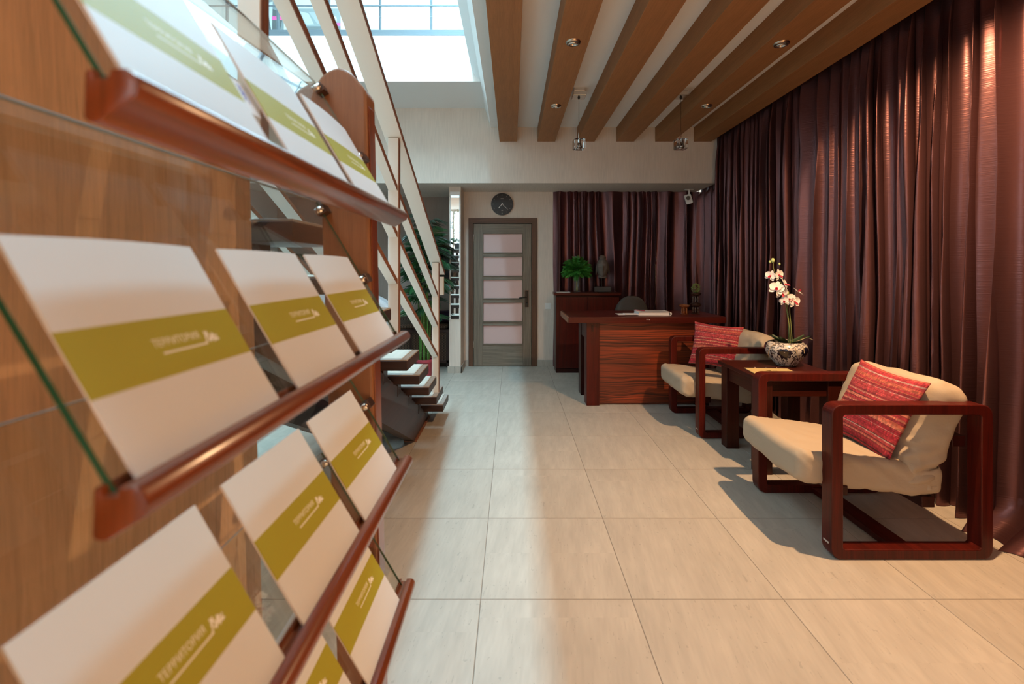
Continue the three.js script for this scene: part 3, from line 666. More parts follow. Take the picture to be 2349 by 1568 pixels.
// ---------------------------------------------------------------- brochure rack and brochures
const RT = (i) => [1.435, 1.152, 0.858, 0.567][i], RL = (i) => 0.006 * (i - 1);       // rail top and sideways lean of tier i (0 is the top one)
const yawed = (g) => { const a = -0.006, px = -0.26, pz = -1.1; g.rotation.y = a; g.position.set(px - (px * Math.cos(a) + pz * Math.sin(a)), 0, pz - (-px * Math.sin(a) + pz * Math.cos(a))); return g; };   // the rack stands a touch askew
const UX = -0.518, UY = 0.8555;                                              // the way the tilted panes run up
{
  const t = thing('brochure_rack', 'wooden brochure rack with tilted glass shelves and a round-topped post', 'brochure rack', null, [0, 0, 0]);
  yawed(t);
  const postShape = () => { const s = new THREE.Shape(), a = -0.466, b = -0.352; s.moveTo(a + 0.06, 0); s.lineTo(b + 0.043, 0); s.lineTo(b + 0.004, 1.712); s.quadraticCurveTo(b + 0.002, 1.728, b - 0.012, 1.742); s.quadraticCurveTo(b - 0.035, 1.775, -0.415, 1.778); s.quadraticCurveTo(a - 0.012, 1.768, a - 0.022, 1.66); s.lineTo(a + 0.01, 1.45); s.lineTo(a + 0.06, 0); return s; };
  const post = extrude(postShape(), 0.062, 0.006);
  const far = part(t, 'upright_post', autoUV(post.clone().translate(0, 0.001, -1.178), 'y'), M.post);
  part(t, 'upright_post', autoUV(post.clone().translate(0, 0.001, -0.262), 'y'), M.post);
  { // darker polished front edge of the post
    const g = bx(0, 0.004, 0.02, 1.69, -1.168, -1.122, 0.002), q = g.attributes.position;
    for (let i = 0; i < q.count; i++) q.setX(i, q.getX(i) + lerp(-0.3095, -0.3485, q.getY(i) / 1.7));
    part(far, 'edge_lipping', g, M.rail);
  }
  for (const d of [0.24, 1.15]) part(t, 'foot', bx(-0.55, -0.16, 0, 0.03, -d - 0.04, -d + 0.04, 0.008, 'x'), M.post);
  for (let i = 0; i < 4; i++) {
    const y = RT(i), x = RL(i);
    const prof = new THREE.Shape();
    prof.moveTo(-0.276, -0.036); prof.quadraticCurveTo(-0.272, -0.0375, -0.268, -0.036); prof.lineTo(-0.2455, -0.022); prof.quadraticCurveTo(-0.2405, -0.018, -0.2405, -0.012); prof.quadraticCurveTo(-0.241, -0.003, -0.250, 0.0005);
    prof.lineTo(-0.2605, 0); prof.lineTo(-0.262, -0.006); prof.lineTo(-0.2715, -0.006); prof.lineTo(-0.273, 0); prof.lineTo(-0.278, -0.001); prof.lineTo(-0.279, -0.031); prof.quadraticCurveTo(-0.279, -0.035, -0.276, -0.036);
    const g = extrude(prof, 0.786, 0.0025); g.translate(x, y, -1.1025);
    part(t, 'shelf_rail', autoUV(toCreasedNormals(g, 0.5), 'z', i * 0.3, i * 0.21), M.rail);
    const pane = (w0, w1, z0, z1, th0, th1) => {              // a piece of the tilted sheet
      const p = bx(w0, w1, th0, th1, z0, z1), q = p.attributes.position;
      for (let k = 0; k < q.count; k++) { const u = q.getX(k), n = q.getY(k); q.setXYZ(k, x - 0.2665 + UX * u + UY * n, y - 0.006 + UY * u - UX * n, q.getZ(k)); }
      p.computeVertexNormals(); return p;
    };
    const gl = part(t, 'glass_shelf', pane(0, 0.362, -1.088, -0.322, -0.0052, -0.0012), M.pane, 'clear tilted glass sheet');
    for (const [za, zb] of [[-0.322, -0.3205], [-1.0895, -1.088]]) part(gl, 'glass_edge', pane(0, 0.362, za, zb, -0.0052, -0.0012), M.paneEdge, 'green cut edge of the glass');
    part(gl, 'polished_edge', pane(0.362, 0.3635, -1.088, -0.322, -0.0052, -0.0012), M.paneTop);
    if (i === 0) {
      const st = pane(0.066, 0.118, -0.578, -0.532, -0.0011, -0.0006), uv = st.attributes.uv, q = bx(0.066, 0.118, -0.0011, -0.0006, -0.578, -0.532).attributes.position;
      for (let k = 0; k < q.count; k++) uv.setXY(k, (q.getZ(k) + 0.578) / 0.046, (q.getX(k) - 0.066) / 0.052);
      part(gl, 'label_sticker', st, M.sticker, 'small white sticker with blue letters');
    }
    for (const u of [0.150, 0.338]) {
      const cx = x - 0.2665 + UX * u, cy = y - 0.006 + UY * u, c = bx(-0.013, 0.011, -0.010, 0.010, -0.030, 0.004, 0.002), bead = new THREE.SphereGeometry(0.0085, 16, 10).scale(1, 1, 0.6).translate(0, 0, 0.008);
      const m = part(t, 'glass_clip', c, M.clip); part(m, 'clip_screw', bead, M.chrome); m.position.set(cx - 0.002, cy, -1.083); m.rotation.z = 0.54;
    }
  }
}
{
  const W = [[0.332, 0.532], [0.58, 0.787], [0.82, 1.035]], H = 0.204, T = 0.0028;
  const tiers = ['top', 'second', 'third', 'lowest'], at = ['farthest from the round-topped post', 'in the middle of the tier', 'next to the round-topped post'];
  for (let i = 0; i < 4; i++) for (let k = 0; k < 3; k++) {
    const [d0, d1] = W[k], w = d1 - d0, seg = 10;
    const t = thing('brochure', `white olive-banded brochure on the ${tiers[i]} rack tier, ${at[k]}`, 'brochure', 'brochures on the rack', [0, 0, 0]);
    yawed(t);
    const curl = R(0.004, 0.010);
    const sheet = (n0, n1) => {
      const g = new THREE.BoxGeometry(H, n1 - n0, w, seg, 1, seg), q = g.attributes.position, uv = g.attributes.uv;
      for (let m = 0; m < q.count; m++) {
        const u = q.getX(m) + H / 2, n = q.getY(m) + (n0 + n1) / 2 + 0.0006, z = -(d0 + d1) / 2 + q.getZ(m), f = u / H, e = q.getZ(m) / w + 0.5;
        const c = curl * f * f * (0.4 + 0.6 * Math.sin(Math.PI * e)) * 0.6;
        uv.setXY(m, 1 - e, f);
        q.setXYZ(m, RL(i) - 0.2632 + UX * u + UY * (n + c), RT(i) - 0.005 + UY * u - UX * (n + c), z);
      }
      g.computeVertexNormals(); return g;
    };
    part(t, 'cover', sheet(T * 0.6, T), M.brochure);
    part(t, 'pages', sheet(0, T * 0.55), M.paper);
  }
}

// ---------------------------------------------------------------- reception desk, cabinet, office chair
{
  const t = thing('reception_desk', 'dark red-brown reception desk with a striped veneer front', 'desk', null, [0, 0, 0]);
  part(t, 'desk_top', bx(0.533, 2.0, 0.788, 0.846, -5.02, -4.35, 0.004, 'x'), M.mahogany);
  part(t, 'top_edge', bx(0.520, 0.533, 0.790, 0.842, -5.0, -4.37, 0.003, 'z'), M.railEdge);
  for (const [x, w] of [[0.706, 0.122], [1.742, 0.122]]) {
    const p = part(t, 'front_post', bx(x, x + w, 0, 0.7875, -4.56, -4.415, 0.003), M.mahogany);
    part(p, 'tenon_end', bx(x + 0.045, x + 0.064, 0.70, 0.765, -4.416, -4.4125, 0.001), M.darkwood);
  }
  part(t, 'front_panel', (() => { const g = bx(0.829, 1.741, 0.012, 0.787, -4.475, -4.445), q = g.attributes.position, uv = g.attributes.uv; for (let i = 0; i < q.count; i++) uv.setXY(i, (q.getX(i) - 0.829) / 0.95, q.getY(i) / 0.8); return g; })(), M.veneer, 'striped veneer front panel');
  part(t, 'rear_leg', bx(0.706, 0.775, 0, 0.7875, -4.95, -4.78, 0.003), M.darkwood);
  part(t, 'rear_leg', bx(1.80, 1.864, 0, 0.7875, -4.95, -4.78, 0.003), M.darkwood);
  part(t, 'side_brace', bx(0.712, 0.745, 0.62, 0.7875, -4.78, -4.56, 0.003, 'z'), M.darkwood);
  part(t, 'side_brace', bx(1.82, 1.855, 0.62, 0.7875, -4.78, -4.56, 0.003, 'z'), M.darkwood);
  part(t, 'maker_mark', merge([0, 1, 2].map((k) => bx(1.254 + k * 0.013, 1.262 + k * 0.013, 0.818 + (k === 2 ? -0.001 : 0), 0.829 - k * 0.002, -4.3502, -4.3492))), M.mark, 'tiny pale maker mark');
}
{
  const t = thing('low_cabinet', 'dark mahogany cabinet against the curtain behind the desk', 'cabinet', null, [0, 0, 0]);
  part(t, 'cabinet_body', bx(0.545, 1.335, 0.05, 0.960, -6.04, -5.815, 0.003), M.darkwood);
  part(t, 'plinth', bx(0.548, 1.332, 0, 0.05, -6.04, -5.805, 0.002, 'x'), M.darkwood);
  part(t, 'cabinet_top', bx(0.527, 1.352, 0.962, 0.998, -6.045, -5.78, 0.004, 'x'), M.mahogany);
  for (const [a, b] of [[0.549, 0.935], [0.939, 1.331]]) {
    const d = part(t, 'cabinet_door', bx(a, b, 0.056, 0.940, -5.815, -5.796, 0.003), M.mahogany);
    part(d, 'knob', new THREE.SphereGeometry(0.011, 14, 10).translate(a < 0.6 ? b - 0.04 : a + 0.04, 0.52, -5.787), M.brass);
  }
}
{
  const t = thing('office_chair', 'dark grey upholstered office chair behind the reception desk', 'office chair', null, [1.31, 0, -5.33], 0.1);
  const back = soft(0.40, 0.46, 0.075, 0.035, 0.02, (q) => {
    const f = clamp((q.y + 0.23) / 0.46, 0, 1), w = f > 0.35 ? Math.sqrt(Math.max(0.02, 1 - ((f - 0.35) / 0.66) ** 2.6)) : 0.86 + 0.14 * f / 0.35;
    q.x *= w; q.z += 0.10 * (q.x / 0.2) ** 2 * -0.45 + 0.02 * Math.sin(f * 3);
  });
  part(t, 'backrest', back.translate(0, 0.765, 0.17), M.greyFabric);
  part(t, 'seat', soft(0.46, 0.09, 0.44, 0.04, 0.03, (q) => { q.y += 0.012 * (1 - (q.x / 0.23) ** 2); }).translate(0, 0.46, -0.06), M.greyFabric);
  part(t, 'back_bracket', tube([V(0, 0.42, 0.02), V(0, 0.43, 0.2), V(0, 0.55, 0.225), V(0, 0.72, 0.215)], 0.02, 24, 10), M.black);
  part(t, 'gas_column', cyl(0.028, 0.025, 0.32, 0, 0.1, -0.05, 20), M.blackMetal);
  for (let k = 0; k < 5; k++) {
    const a = k / 5 * 6.283 + 0.3, x = Math.sin(a) * 0.28, z = -0.05 + Math.cos(a) * 0.28;
    const l = part(t, 'base_arm', taper([V(0, 0.11, -0.05), V(x * 0.6, 0.10, -0.05 + (z + 0.05) * 0.6), V(x, 0.075, z)], 0.028, 0.016, 10, 10), M.black);
    part(l, 'castor', merge([-0.014, 0.014].map((o) => new THREE.CylinderGeometry(0.027, 0.027, 0.018, 18).rotateZ(Math.PI / 2).rotateY(-a).translate(x + Math.cos(a) * o, 0.0275, z - Math.sin(a) * o))), M.black);
  }
}
// things on the desk
{
  const t = thing('ring_binder', 'white ring binder lying on the reception desk', 'binder', null, [1.375, 0.8465, -4.60], -0.06);
  part(t, 'cover', merge([bx(-0.15, 0.15, 0, 0.003, -0.115, 0.115, 0.001), bx(-0.15, 0.15, 0.030, 0.033, -0.115, 0.115, 0.001)]), M.paper);
  part(t, 'spine', new THREE.CylinderGeometry(0.0165, 0.0165, 0.23, 20, 1, false, 0, Math.PI).rotateX(Math.PI / 2).translate(0.15, 0.0165, 0), M.paper);
  part(t, 'pages', bx(-0.145, 0.145, 0.003, 0.030, -0.11, 0.108), M.paper);
  part(t, 'finger_hole', new THREE.CylinderGeometry(0.007, 0.007, 0.003, 16).translate(0.157, 0.0165, 0.1155).rotateX(0), M.black);
  part(t, 'cover_inset', bx(-0.12, 0.13, 0.0331, 0.0336, -0.09, 0.09), std({ color: C(0.5, 0.5, 0.53), roughness: 0.5 }));
}
{
  const t = thing('ballpoint_pen', 'red pen lying on the white binder', 'pen', null, [1.30, 0.8842, -4.57], -0.9);
  part(t, 'barrel', cyl(0.0045, 0.0045, 0.12, 0, 0, 0, 12).rotateZ(Math.PI / 2), M.redPlastic);
  part(t, 'clip', bx(-0.115, -0.08, 0.0045, 0.0065, -0.001, 0.001), M.chrome);
}
single('paper_sheet', bx(-0.1, 0.1, 0, 0.003, -0.07, 0.07), M.paper, 'loose white papers beside the binder on the desk', 'papers').position.set(1.135, 0.8465, -4.60);
single('leaflet_pad', bx(-0.07, 0.07, 0, 0.008, -0.05, 0.05, 0.001), M.paper, 'thin white pad in front of the loose papers on the desk', 'notepad').position.set(1.165, 0.8505, -4.56);
single('paper_sheet', bx(-0.085, 0.085, 0, 0.004, -0.06, 0.06), M.paper, 'white papers at the end of the mahogany cabinet', 'papers').position.set(0.64, 0.9985, -5.86);
function goblet(x, d, y, s, mat, name, label) {
  const t = thing(name, label, 'bowl', null, [x, y, -d]);
  part(t, 'bowl', lathe([[0.001, 0.062], [0.02, 0.064], [0.042, 0.074], [0.05, 0.092], [0.046, 0.094], [0.036, 0.078], [0.001, 0.070]].map(([r, h]) => [r * s, h * s]), 36), mat);
  part(t, 'foot_disc', lathe([[0.001, 0], [0.036, 0], [0.037, 0.006], [0.001, 0.008]].map(([r, h]) => [r * s, h * s]), 30), mat);
  for (let k = 0; k < 6; k++) { const a = k / 6 * 6.283; part(t, 'glass_pillar', lathe([[0.001, 0], [0.006, 0.004], [0.008, 0.014], [0.005, 0.028], [0.008, 0.042], [0.006, 0.054], [0.001, 0.058]].map(([r, h]) => [r * s, h * s]), 12).translate(Math.cos(a) * 0.024 * s, 0.007 * s, Math.sin(a) * 0.024 * s), mat); }
  return t;
}
goblet(1.70, 4.60, 0.8465, 1.0, M.amber, 'candle_bowl', 'small amber glass pedestal bowl on the desk');
goblet(1.82, 4.62, 0.8465, 1.12, M.smoke, 'candle_bowl', 'dark glass pedestal bowl on the desk under another bowl');
goblet(1.82, 4.62, 0.8465 + 0.1060, 1.12, M.smoke, 'candle_bowl', 'dark glass pedestal bowl stacked on top, holding greenery');
{
  const t = thing('moss_tangle', 'ball of wiry green moss in the upper dark bowl', 'plant', null, [1.82, 1.064, -4.62]);
  const r = mulberry(77), list = [];
  for (let k = 0; k < 60; k++) { const pts = []; let a = r() * 6.28, b = r() * 3.14; for (let i = 0; i < 5; i++) { a += (r() - 0.5) * 2.4; b += (r() - 0.5) * 1.4; const q = 0.035 + 0.012 * r(); pts.push(V(q * Math.sin(b) * Math.cos(a), 0.040 + q * Math.cos(b) * 1.05, q * Math.sin(b) * Math.sin(a))); } list.push(tube(pts, 0.0016, 14, 4)); }
  const m = part(t, 'moss_strands', merge(list), M.moss); m.userData.kind = 'stuff';
}
// things on the cabinet
function compoundLeaf(base, dir, len, pairs, lw, ll, droop, up = V(0, 1, 0), flat = 0) {   // a stalk with paired leaflets, as one leaf
  const pos = [], idx = [], d = dir.clone().normalize();
  let side = d.clone().cross(up); if (side.lengthSq() < 1e-4) side.set(1, 0, 0); side.normalize();
  const at = (f) => base.clone().addScaledVector(d, len * f).add(V(0, -droop * len * f * f, 0));
  const quad = (a, b, c, e) => { const k = pos.length / 3; for (const q of [a, b, c, e]) pos.push(q.x, q.y, q.z); idx.push(k, k + 1, k + 2, k, k + 2, k + 3); };
  for (let i = 0; i < 8; i++) { const a = at(i / 8), b = at((i + 1) / 8), w = side.clone().multiplyScalar(0.0022); quad(a.clone().sub(w), a.clone().add(w), b.clone().add(w), b.clone().sub(w)); }
  for (let i = 0; i < pairs; i++) for (const s of [-1, 1]) {
    const f = 0.22 + 0.78 * (i + 0.5 * (s > 0)) / pairs, p = at(f), tan = at(Math.min(1, f + 0.05)).sub(at(Math.max(0, f - 0.05))).normalize();
    const o = side.clone().multiplyScalar(s * (0.9 - 0.45 * f)).addScaledVector(tan, 0.55 + 0.5 * f).add(V(0, -0.25 - 0.3 * rnd() + flat, 0)).normalize();
    const L = ll * (0.7 + 0.5 * Math.sin(Math.PI * Math.min(1, f * 0.9 + 0.1))) * (0.85 + 0.3 * rnd()), w = tan.clone().cross(o).cross(o).normalize().multiplyScalar(lw / 2);
    const m1 = p.clone().addScaledVector(o, L * 0.4).add(V(0, 0.01 * L, 0)), e = p.clone().addScaledVector(o, L).add(V(0, -0.18 * L, 0));
    const k = pos.length / 3;
    for (const q of [p, m1.clone().add(w), m1.clone().sub(w), e]) pos.push(q.x, q.y, q.z);
    idx.push(k, k + 1, k + 3, k, k + 3, k + 2);
  }
  const g = new THREE.BufferGeometry();
  g.setAttribute('position', new THREE.Float32BufferAttribute(pos, 3)); g.setAttribute('uv', new THREE.Float32BufferAttribute(new Float32Array(pos.length / 3 * 2), 2)); g.setIndex(idx);
  const h = g.toNonIndexed(); h.computeVertexNormals(); return h;
}
{
  const t = thing('glass_vase', 'clear glass cylinder vase of green ferns on the cabinet', 'vase', null, [0.822, 0.999, -5.92]);
  part(t, 'vase_glass', lathe([[0.001, 0], [0.043, 0], [0.045, 0.006], [0.047, 0.235], [0.0445, 0.235], [0.042, 0.02], [0.001, 0.016]], 40), M.pane);
  part(t, 'vase_bottom', lathe([[0.001, 0.002], [0.04, 0.002], [0.041, 0.013], [0.001, 0.015]], 30), M.clear);
}
{
  const t = thing('fern_bouquet', 'round bunch of green fern leaves standing in the glass vase', 'bouquet', null, [0.822, 1.018, -5.92]);
  const r = mulberry(61);
  part(t, 'stem_bundle', merge([...Array(7)].map((_, k) => { const a = k * 0.9; return tube([V(Math.cos(a) * 0.012, 0.002, Math.sin(a) * 0.012), V(Math.cos(a + 2) * 0.006, 0.12, Math.sin(a + 2) * 0.006), V(Math.cos(a) * 0.014, 0.25, Math.sin(a) * 0.014)], 0.0026, 10, 6); })), M.stem);
  for (let k = 0; k < 76; k++) {
    const a = k * 2.39996, e = 0.05 + 2.0 * Math.sqrt((k + 0.5) / 76), dir = V(Math.cos(a) * Math.sin(e), Math.cos(e) + 0.12, Math.sin(a) * Math.sin(e) * 0.4);
    part(t, 'fern_leaf', compoundLeaf(V(0, 0.265, 0), dir, 0.135 + 0.055 * r(), 9, 0.018, 0.055, 0.10), k % 3 ? M.fern : M.fernB);
  }
}
{
  const t = thing('stone_head', 'dark stone head sculpture on a black stand on the cabinet', 'sculpture', null, [1.155, 0.999, -5.95], -0.18);
  part(t, 'plinth_block', bx(-0.105, 0.105, 0, 0.068, -0.06, 0.06, 0.004), M.black);
  part(t, 'support_rod', merge([cyl(0.006, 0.006, 0.13, -0.012, 0.06, 0, 12), cyl(0.006, 0.006, 0.13, 0.03, 0.06, 0, 12)]), M.blackMetal);
  const sp = new THREE.SphereGeometry(1, 72, 60), q = sp.attributes.position;
  const bump = (x, y, cx, cy, sx, sy) => Math.exp(-(((x - cx) / sx) ** 2) - (((y - cy) / sy) ** 2));
  for (let i = 0; i < q.count; i++) {
    let x = q.getX(i), y = q.getY(i), z = q.getZ(i);
    const jaw = 1 - 0.22 * smooth(0.1, -1, y);
    let X = 0.078 * x * jaw, Y = 0.128 * y, Z = 0.088 * z * (1 - 0.1 * smooth(0, -1, y));
    if (z > 0) {
      const m = smooth(0, 0.5, z);
      Z += m * (0.024 * bump(x, y, 0, -0.10, 0.13, 0.20) + 0.010 * bump(x, y, 0, 0.12, 0.10, 0.2) - 0.012 * bump(x, y, 0.40, 0.10, 0.22, 0.10) - 0.012 * bump(x, y, -0.40, 0.10, 0.22, 0.10)
        + 0.008 * bump(x, y, 0.38, 0.07, 0.16, 0.05) + 0.008 * bump(x, y, -0.38, 0.07, 0.16, 0.05) + 0.006 * bump(x, y, 0.38, 0.24, 0.28, 0.05) + 0.006 * bump(x, y, -0.38, 0.24, 0.28, 0.05)
        + 0.010 * bump(x, y, 0, -0.44, 0.22, 0.045) + 0.009 * bump(x, y, 0, -0.55, 0.19, 0.05) - 0.006 * bump(x, y, 0, -0.495, 0.24, 0.02) + 0.012 * bump(x, y, 0, -0.76, 0.25, 0.12));
    }
    const hair = smooth(0.40, 0.46, y + 0.12 * Math.abs(x)) ; const sw = 1 + 0.05 * hair + 0.012 * hair * Math.sin(y * 60);
    q.setXYZ(i, X * sw, Y, Z * (1 + 0.05 * hair));
  }
  sp.computeVertexNormals(); sp.translate(0, 0.30, 0);
  const bun = new THREE.SphereGeometry(0.043, 28, 20); bun.scale(1, 0.8, 1); bun.translate(0, 0.437, -0.008);
  const ear = (s) => { const e = new THREE.SphereGeometry(1, 16, 16); e.scale(0.012, 0.062, 0.024); e.rotateZ(s * 0.06); e.translate(s * 0.077, 0.275, -0.006); return e; };
  const neck = lathe([[0.001, 0.172], [0.052, 0.175], [0.055, 0.19], [0.048, 0.215], [0.001, 0.23]], 30);
  part(t, 'carved_head', merge([sp, bun, ear(1), ear(-1), neck]), M.stone);
}

// ---------------------------------------------------------------- armchairs and cushions
function armchair(d, tint, label) {
  const t = thing('armchair', label, 'armchair', 'matching armchairs by the curtain', [1.785, 0, -d]);
  const ring = () => {
    const s = new THREE.Shape(), w = 0.36, h = 0.69, r = 0.055;
    s.moveTo(-w + r, 0); s.lineTo(w - r, 0); s.quadraticCurveTo(w, 0, w, r); s.lineTo(w, h - r); s.quadraticCurveTo(w, h, w - r, h); s.lineTo(-w + r, h); s.quadraticCurveTo(-w, h, -w, h - r); s.lineTo(-w, r); s.quadraticCurveTo(-w, 0, -w + r, 0);
    const k = new THREE.Path(), a = 0.052, b = 0.045, q = 0.008;
    k.moveTo(-w + a + q, b); k.lineTo(-w + a, b + q); k.lineTo(-w + a, h - b - q); k.lineTo(-w + a + q, h - b); k.lineTo(w - a - q, h - b); k.lineTo(w - a, h - b - q); k.lineTo(w - a, b + q); k.lineTo(w - a - q, b); k.lineTo(-w + a + q, b);
    s.holes.push(k); return s;
  };
  for (const z of [0.277, -0.343]) part(t, 'side_frame', autoUV(extrude(ring(), 0.062, 0.004).translate(0, 0.001, z + 0.004), 'y', z), M.mahogany);
  part(t, 'floor_stretcher', bx(-0.05, 0.045, 0.004, 0.034, -0.28, 0.28, 0.003, 'z'), M.mahogany);
  part(t, 'seat_rail', bx(-0.30, -0.24, 0.255, 0.30, -0.28, 0.28, 0.003, 'z'), M.darkwood);
  part(t, 'seat_rail', bx(0.10, 0.16, 0.20, 0.25, -0.28, 0.28, 0.003, 'z'), M.darkwood);
  part(t, 'back_rail', bx(0.24, 0.30, 0.48, 0.53, -0.28, 0.28, 0.003, 'z'), M.darkwood);
  const sd = d * 3.1;
  const seat = soft(0.68, 0.15, 0.565, 0.045, 0.011, (q) => {
    const f = (q.x + 0.34) / 0.68, up = q.y > 0 ? 1 : 0;
    q.y += -0.085 * f + 0.010 * up * Math.sin(Math.PI * f) * Math.cos(q.z * 4);
    q.y += 0.005 * N3(q.x * 7, q.z * 6, sd) + 0.004 * N3(q.x * 19, q.z * 15, sd + 3) + (Math.abs(q.z) > 0.24 ? 0.006 * N3(q.x * 42, q.y * 9, sd + 4) : 0);
    q.z += Math.abs(q.z) > 0.25 ? 0.006 * N3(q.x * 26 + q.y * 30, q.y * 12, sd + 7) : 0;
    if (q.y < -0.02) { q.y -= 0.010 * (0.5 + N3(q.x * 9, q.z * 9, sd + 1)) - 0.02 * smooth(0.1, 0.34, q.x); }
    q.z *= 1 + 0.02 * N3(q.x * 8, q.y * 8, sd + 5); q.x -= 0.006 * smooth(0.2, -0.34, q.x) * Math.sin(q.z * 9 + 1);
  });
  part(t, 'seat_cushion', seat.translate(-0.125, 0.385, 0), M.linen, 'beige cloth-covered seat');
  const back = soft(0.19, 0.53, 0.575, 0.07, 0.011, (q) => {
    const f = (q.y + 0.265) / 0.53;
    q.x += 0.010 * N3(q.y * 9, q.z * 7, sd + 8) + 0.004 * N3(q.y * 24, q.z * 14, sd + 6) + 0.012 * Math.cos(q.z * 5) * (q.x < 0 ? -1 : 0.4);
    q.y += 0.012 * N3(q.z * 8, q.x * 9, sd + 2) + (f < 0.4 ? 0.014 * Math.sin(q.z * 22 + q.x * 40) * (0.4 - f) : 0);
    const fold = smooth(0.62, 0.1, f) * smooth(0.12, 0.27, q.z) + 0.4 * smooth(0.9, 1, f);
    q.x += 0.009 * fold * Math.sin((q.y * 0.8 + q.x * 0.5 + 0.06 * N3(q.x * 12, q.y * 9, sd)) * 95); q.z += 0.008 * fold * Math.sin((q.y - q.x * 0.7) * 88 + 1.5 * N3(q.x * 9, q.y * 7, sd + 3));
    q.z += 0.012 * N3(q.y * 14, q.x * 10, sd + 12) * (Math.abs(q.z) > 0.2 ? 1 : 0.2);
    q.x += f > 0.6 && q.x > 0 ? 0.035 * (f - 0.6) : 0;
  });
  back.rotateZ(-0.36); back.translate(0.170, 0.515, 0);
  part(t, 'back_cushion', back, M.linen, 'beige cloth-covered backrest');
  part(t, 'maker_mark', merge([0, 1, 2].map((k) => bx(-0.3615, -0.3597, 0.062, 0.070, 0.292 + k * 0.013, 0.300 + k * 0.013))), M.mark, 'tiny pale maker mark');
  return t;
}
armchair(2.425, 0, 'beige armchair with dark wooden loop arms, nearer the trailing curtain hem');
armchair(3.905, 1, 'beige armchair with dark wooden loop arms, beside the reception desk');
function pillow(w, h, th, seed) {
  const n = 34, pos = [], uv = [], idx = [];
  const put = (sgn) => {
    const k0 = pos.length / 3;
    for (let j = 0; j <= n; j++) for (let i = 0; i <= n; i++) {
      const u = i / n * 2 - 1, v = j / n * 2 - 1;
      const bulge = Math.pow(Math.max(0, 1 - u * u), 0.55) * Math.pow(Math.max(0, 1 - v * v), 0.55);
      const px = u * (1 - 0.085 * (1 - v * v)) * w / 2, py = v * (1 - 0.085 * (1 - u * u)) * h / 2;
      const wr = 0.007 * N3(u * 3, v * 3, seed) + 0.004 * N3(u * 7, v * 6, seed + 2);
      pos.push(px, py, sgn * (th / 2 * bulge + wr * bulge + 0.003)); uv.push(u * 0.5 + 0.5, v * 0.5 + 0.5);
    }
    for (let j = 0; j < n; j++) for (let i = 0; i < n; i++) { const a = k0 + j * (n + 1) + i, b = a + 1, c = a + n + 1, e = c + 1; if (sgn > 0) idx.push(a, b, e, a, e, c); else idx.push(a, e, b, a, c, e); }
  };
  put(1); put(-1);
  const ring = []; for (let i = 0; i < n; i++) ring.push(i); for (let j = 0; j < n; j++) ring.push(j * (n + 1) + n); for (let i = n; i > 0; i--) ring.push(n * (n + 1) + i); for (let j = n; j > 0; j--) ring.push(j * (n + 1));
  const o = (n + 1) * (n + 1);
  ring.forEach((a, k) => { const b = ring[(k + 1) % ring.length]; idx.push(a, a + o, b, b, a + o, b + o); });
  const g = new THREE.BufferGeometry();
  g.setAttribute('position', new THREE.Float32BufferAttribute(pos, 3)); g.setAttribute('uv', new THREE.Float32BufferAttribute(uv, 2)); g.setIndex(idx); g.computeVertexNormals(); return g;
}
function placePillow(label, center, normal, roll, w, h, th, seed) {
  const m = single('striped_cushion', pillow(w, h, th, seed), M.stripes, label, 'cushion', 'red striped cushions');
  const n = normal.clone().normalize(), up = V(0, 1, 0), r = up.clone().cross(n).normalize(), u = n.clone().cross(r);
  const b = new THREE.Matrix4().makeBasis(r, u, n);
  m.quaternion.setFromRotationMatrix(b); m.rotateZ(roll); m.position.copy(center);
}
placePillow('red striped cushion tipped on one corner, on the armchair nearer the curtain hem', V(1.826, 0.598, -2.355), V(-0.90, 0.42, 0.08), -0.09, 0.40, 0.42, 0.12, 3);
placePillow('red striped cushion propped upright on the armchair beside the desk', V(1.755, 0.635, -4.02), V(-0.55, 0.36, 0.80), -0.06, 0.40, 0.38, 0.13, 9);

// ---------------------------------------------------------------- side table, leaflet, orchid
{
  const t = thing('side_table', 'square dark wooden side table between the two armchairs', 'side table', null, [1.815, 0, -3.195]);
  part(t, 'table_top', bx(-0.285, 0.285, 0.592, 0.618, -0.278, 0.278, 0.004, 'x'), M.tableWood);
  for (const x of [-0.265, 0.175]) for (const z of [-0.26, 0.17]) part(t, 'leg', bx(x, x + 0.09, 0, 0.592, z, z + 0.09, 0.003), M.tableWood);
  for (const z of [-0.245, 0.215]) part(t, 'apron', bx(-0.175, 0.175, 0.49, 0.592, z, z + 0.03, 0.002, 'x'), M.tableWood);
  for (const x of [-0.25, 0.22]) part(t, 'apron', bx(x, x + 0.03, 0.49, 0.592, -0.17, 0.17, 0.002, 'z'), M.tableWood);
}
{
  const g = bx(-0.14, 0.14, 0, 0.003, -0.085, 0.085), uv = g.attributes.uv, q = g.attributes.position;
  for (let i = 0; i < q.count; i++) uv.setXY(i, q.getX(i) / 0.28 + 0.5, 0.5 - q.getZ(i) / 0.17);
  const t = thing('leaflet', 'pale yellow ring-bound leaflet on the side table', 'leaflet', null, [1.715, 0.6187, -3.085], -0.10);
  part(t, 'cover', g, M.leaflet);
  for (const x of [-0.07, 0, 0.07]) part(t, 'binding_ring', new THREE.TorusGeometry(0.005, 0.0016, 8, 16).rotateY(Math.PI / 2).translate(x, 0.004, -0.085), M.brass);
}
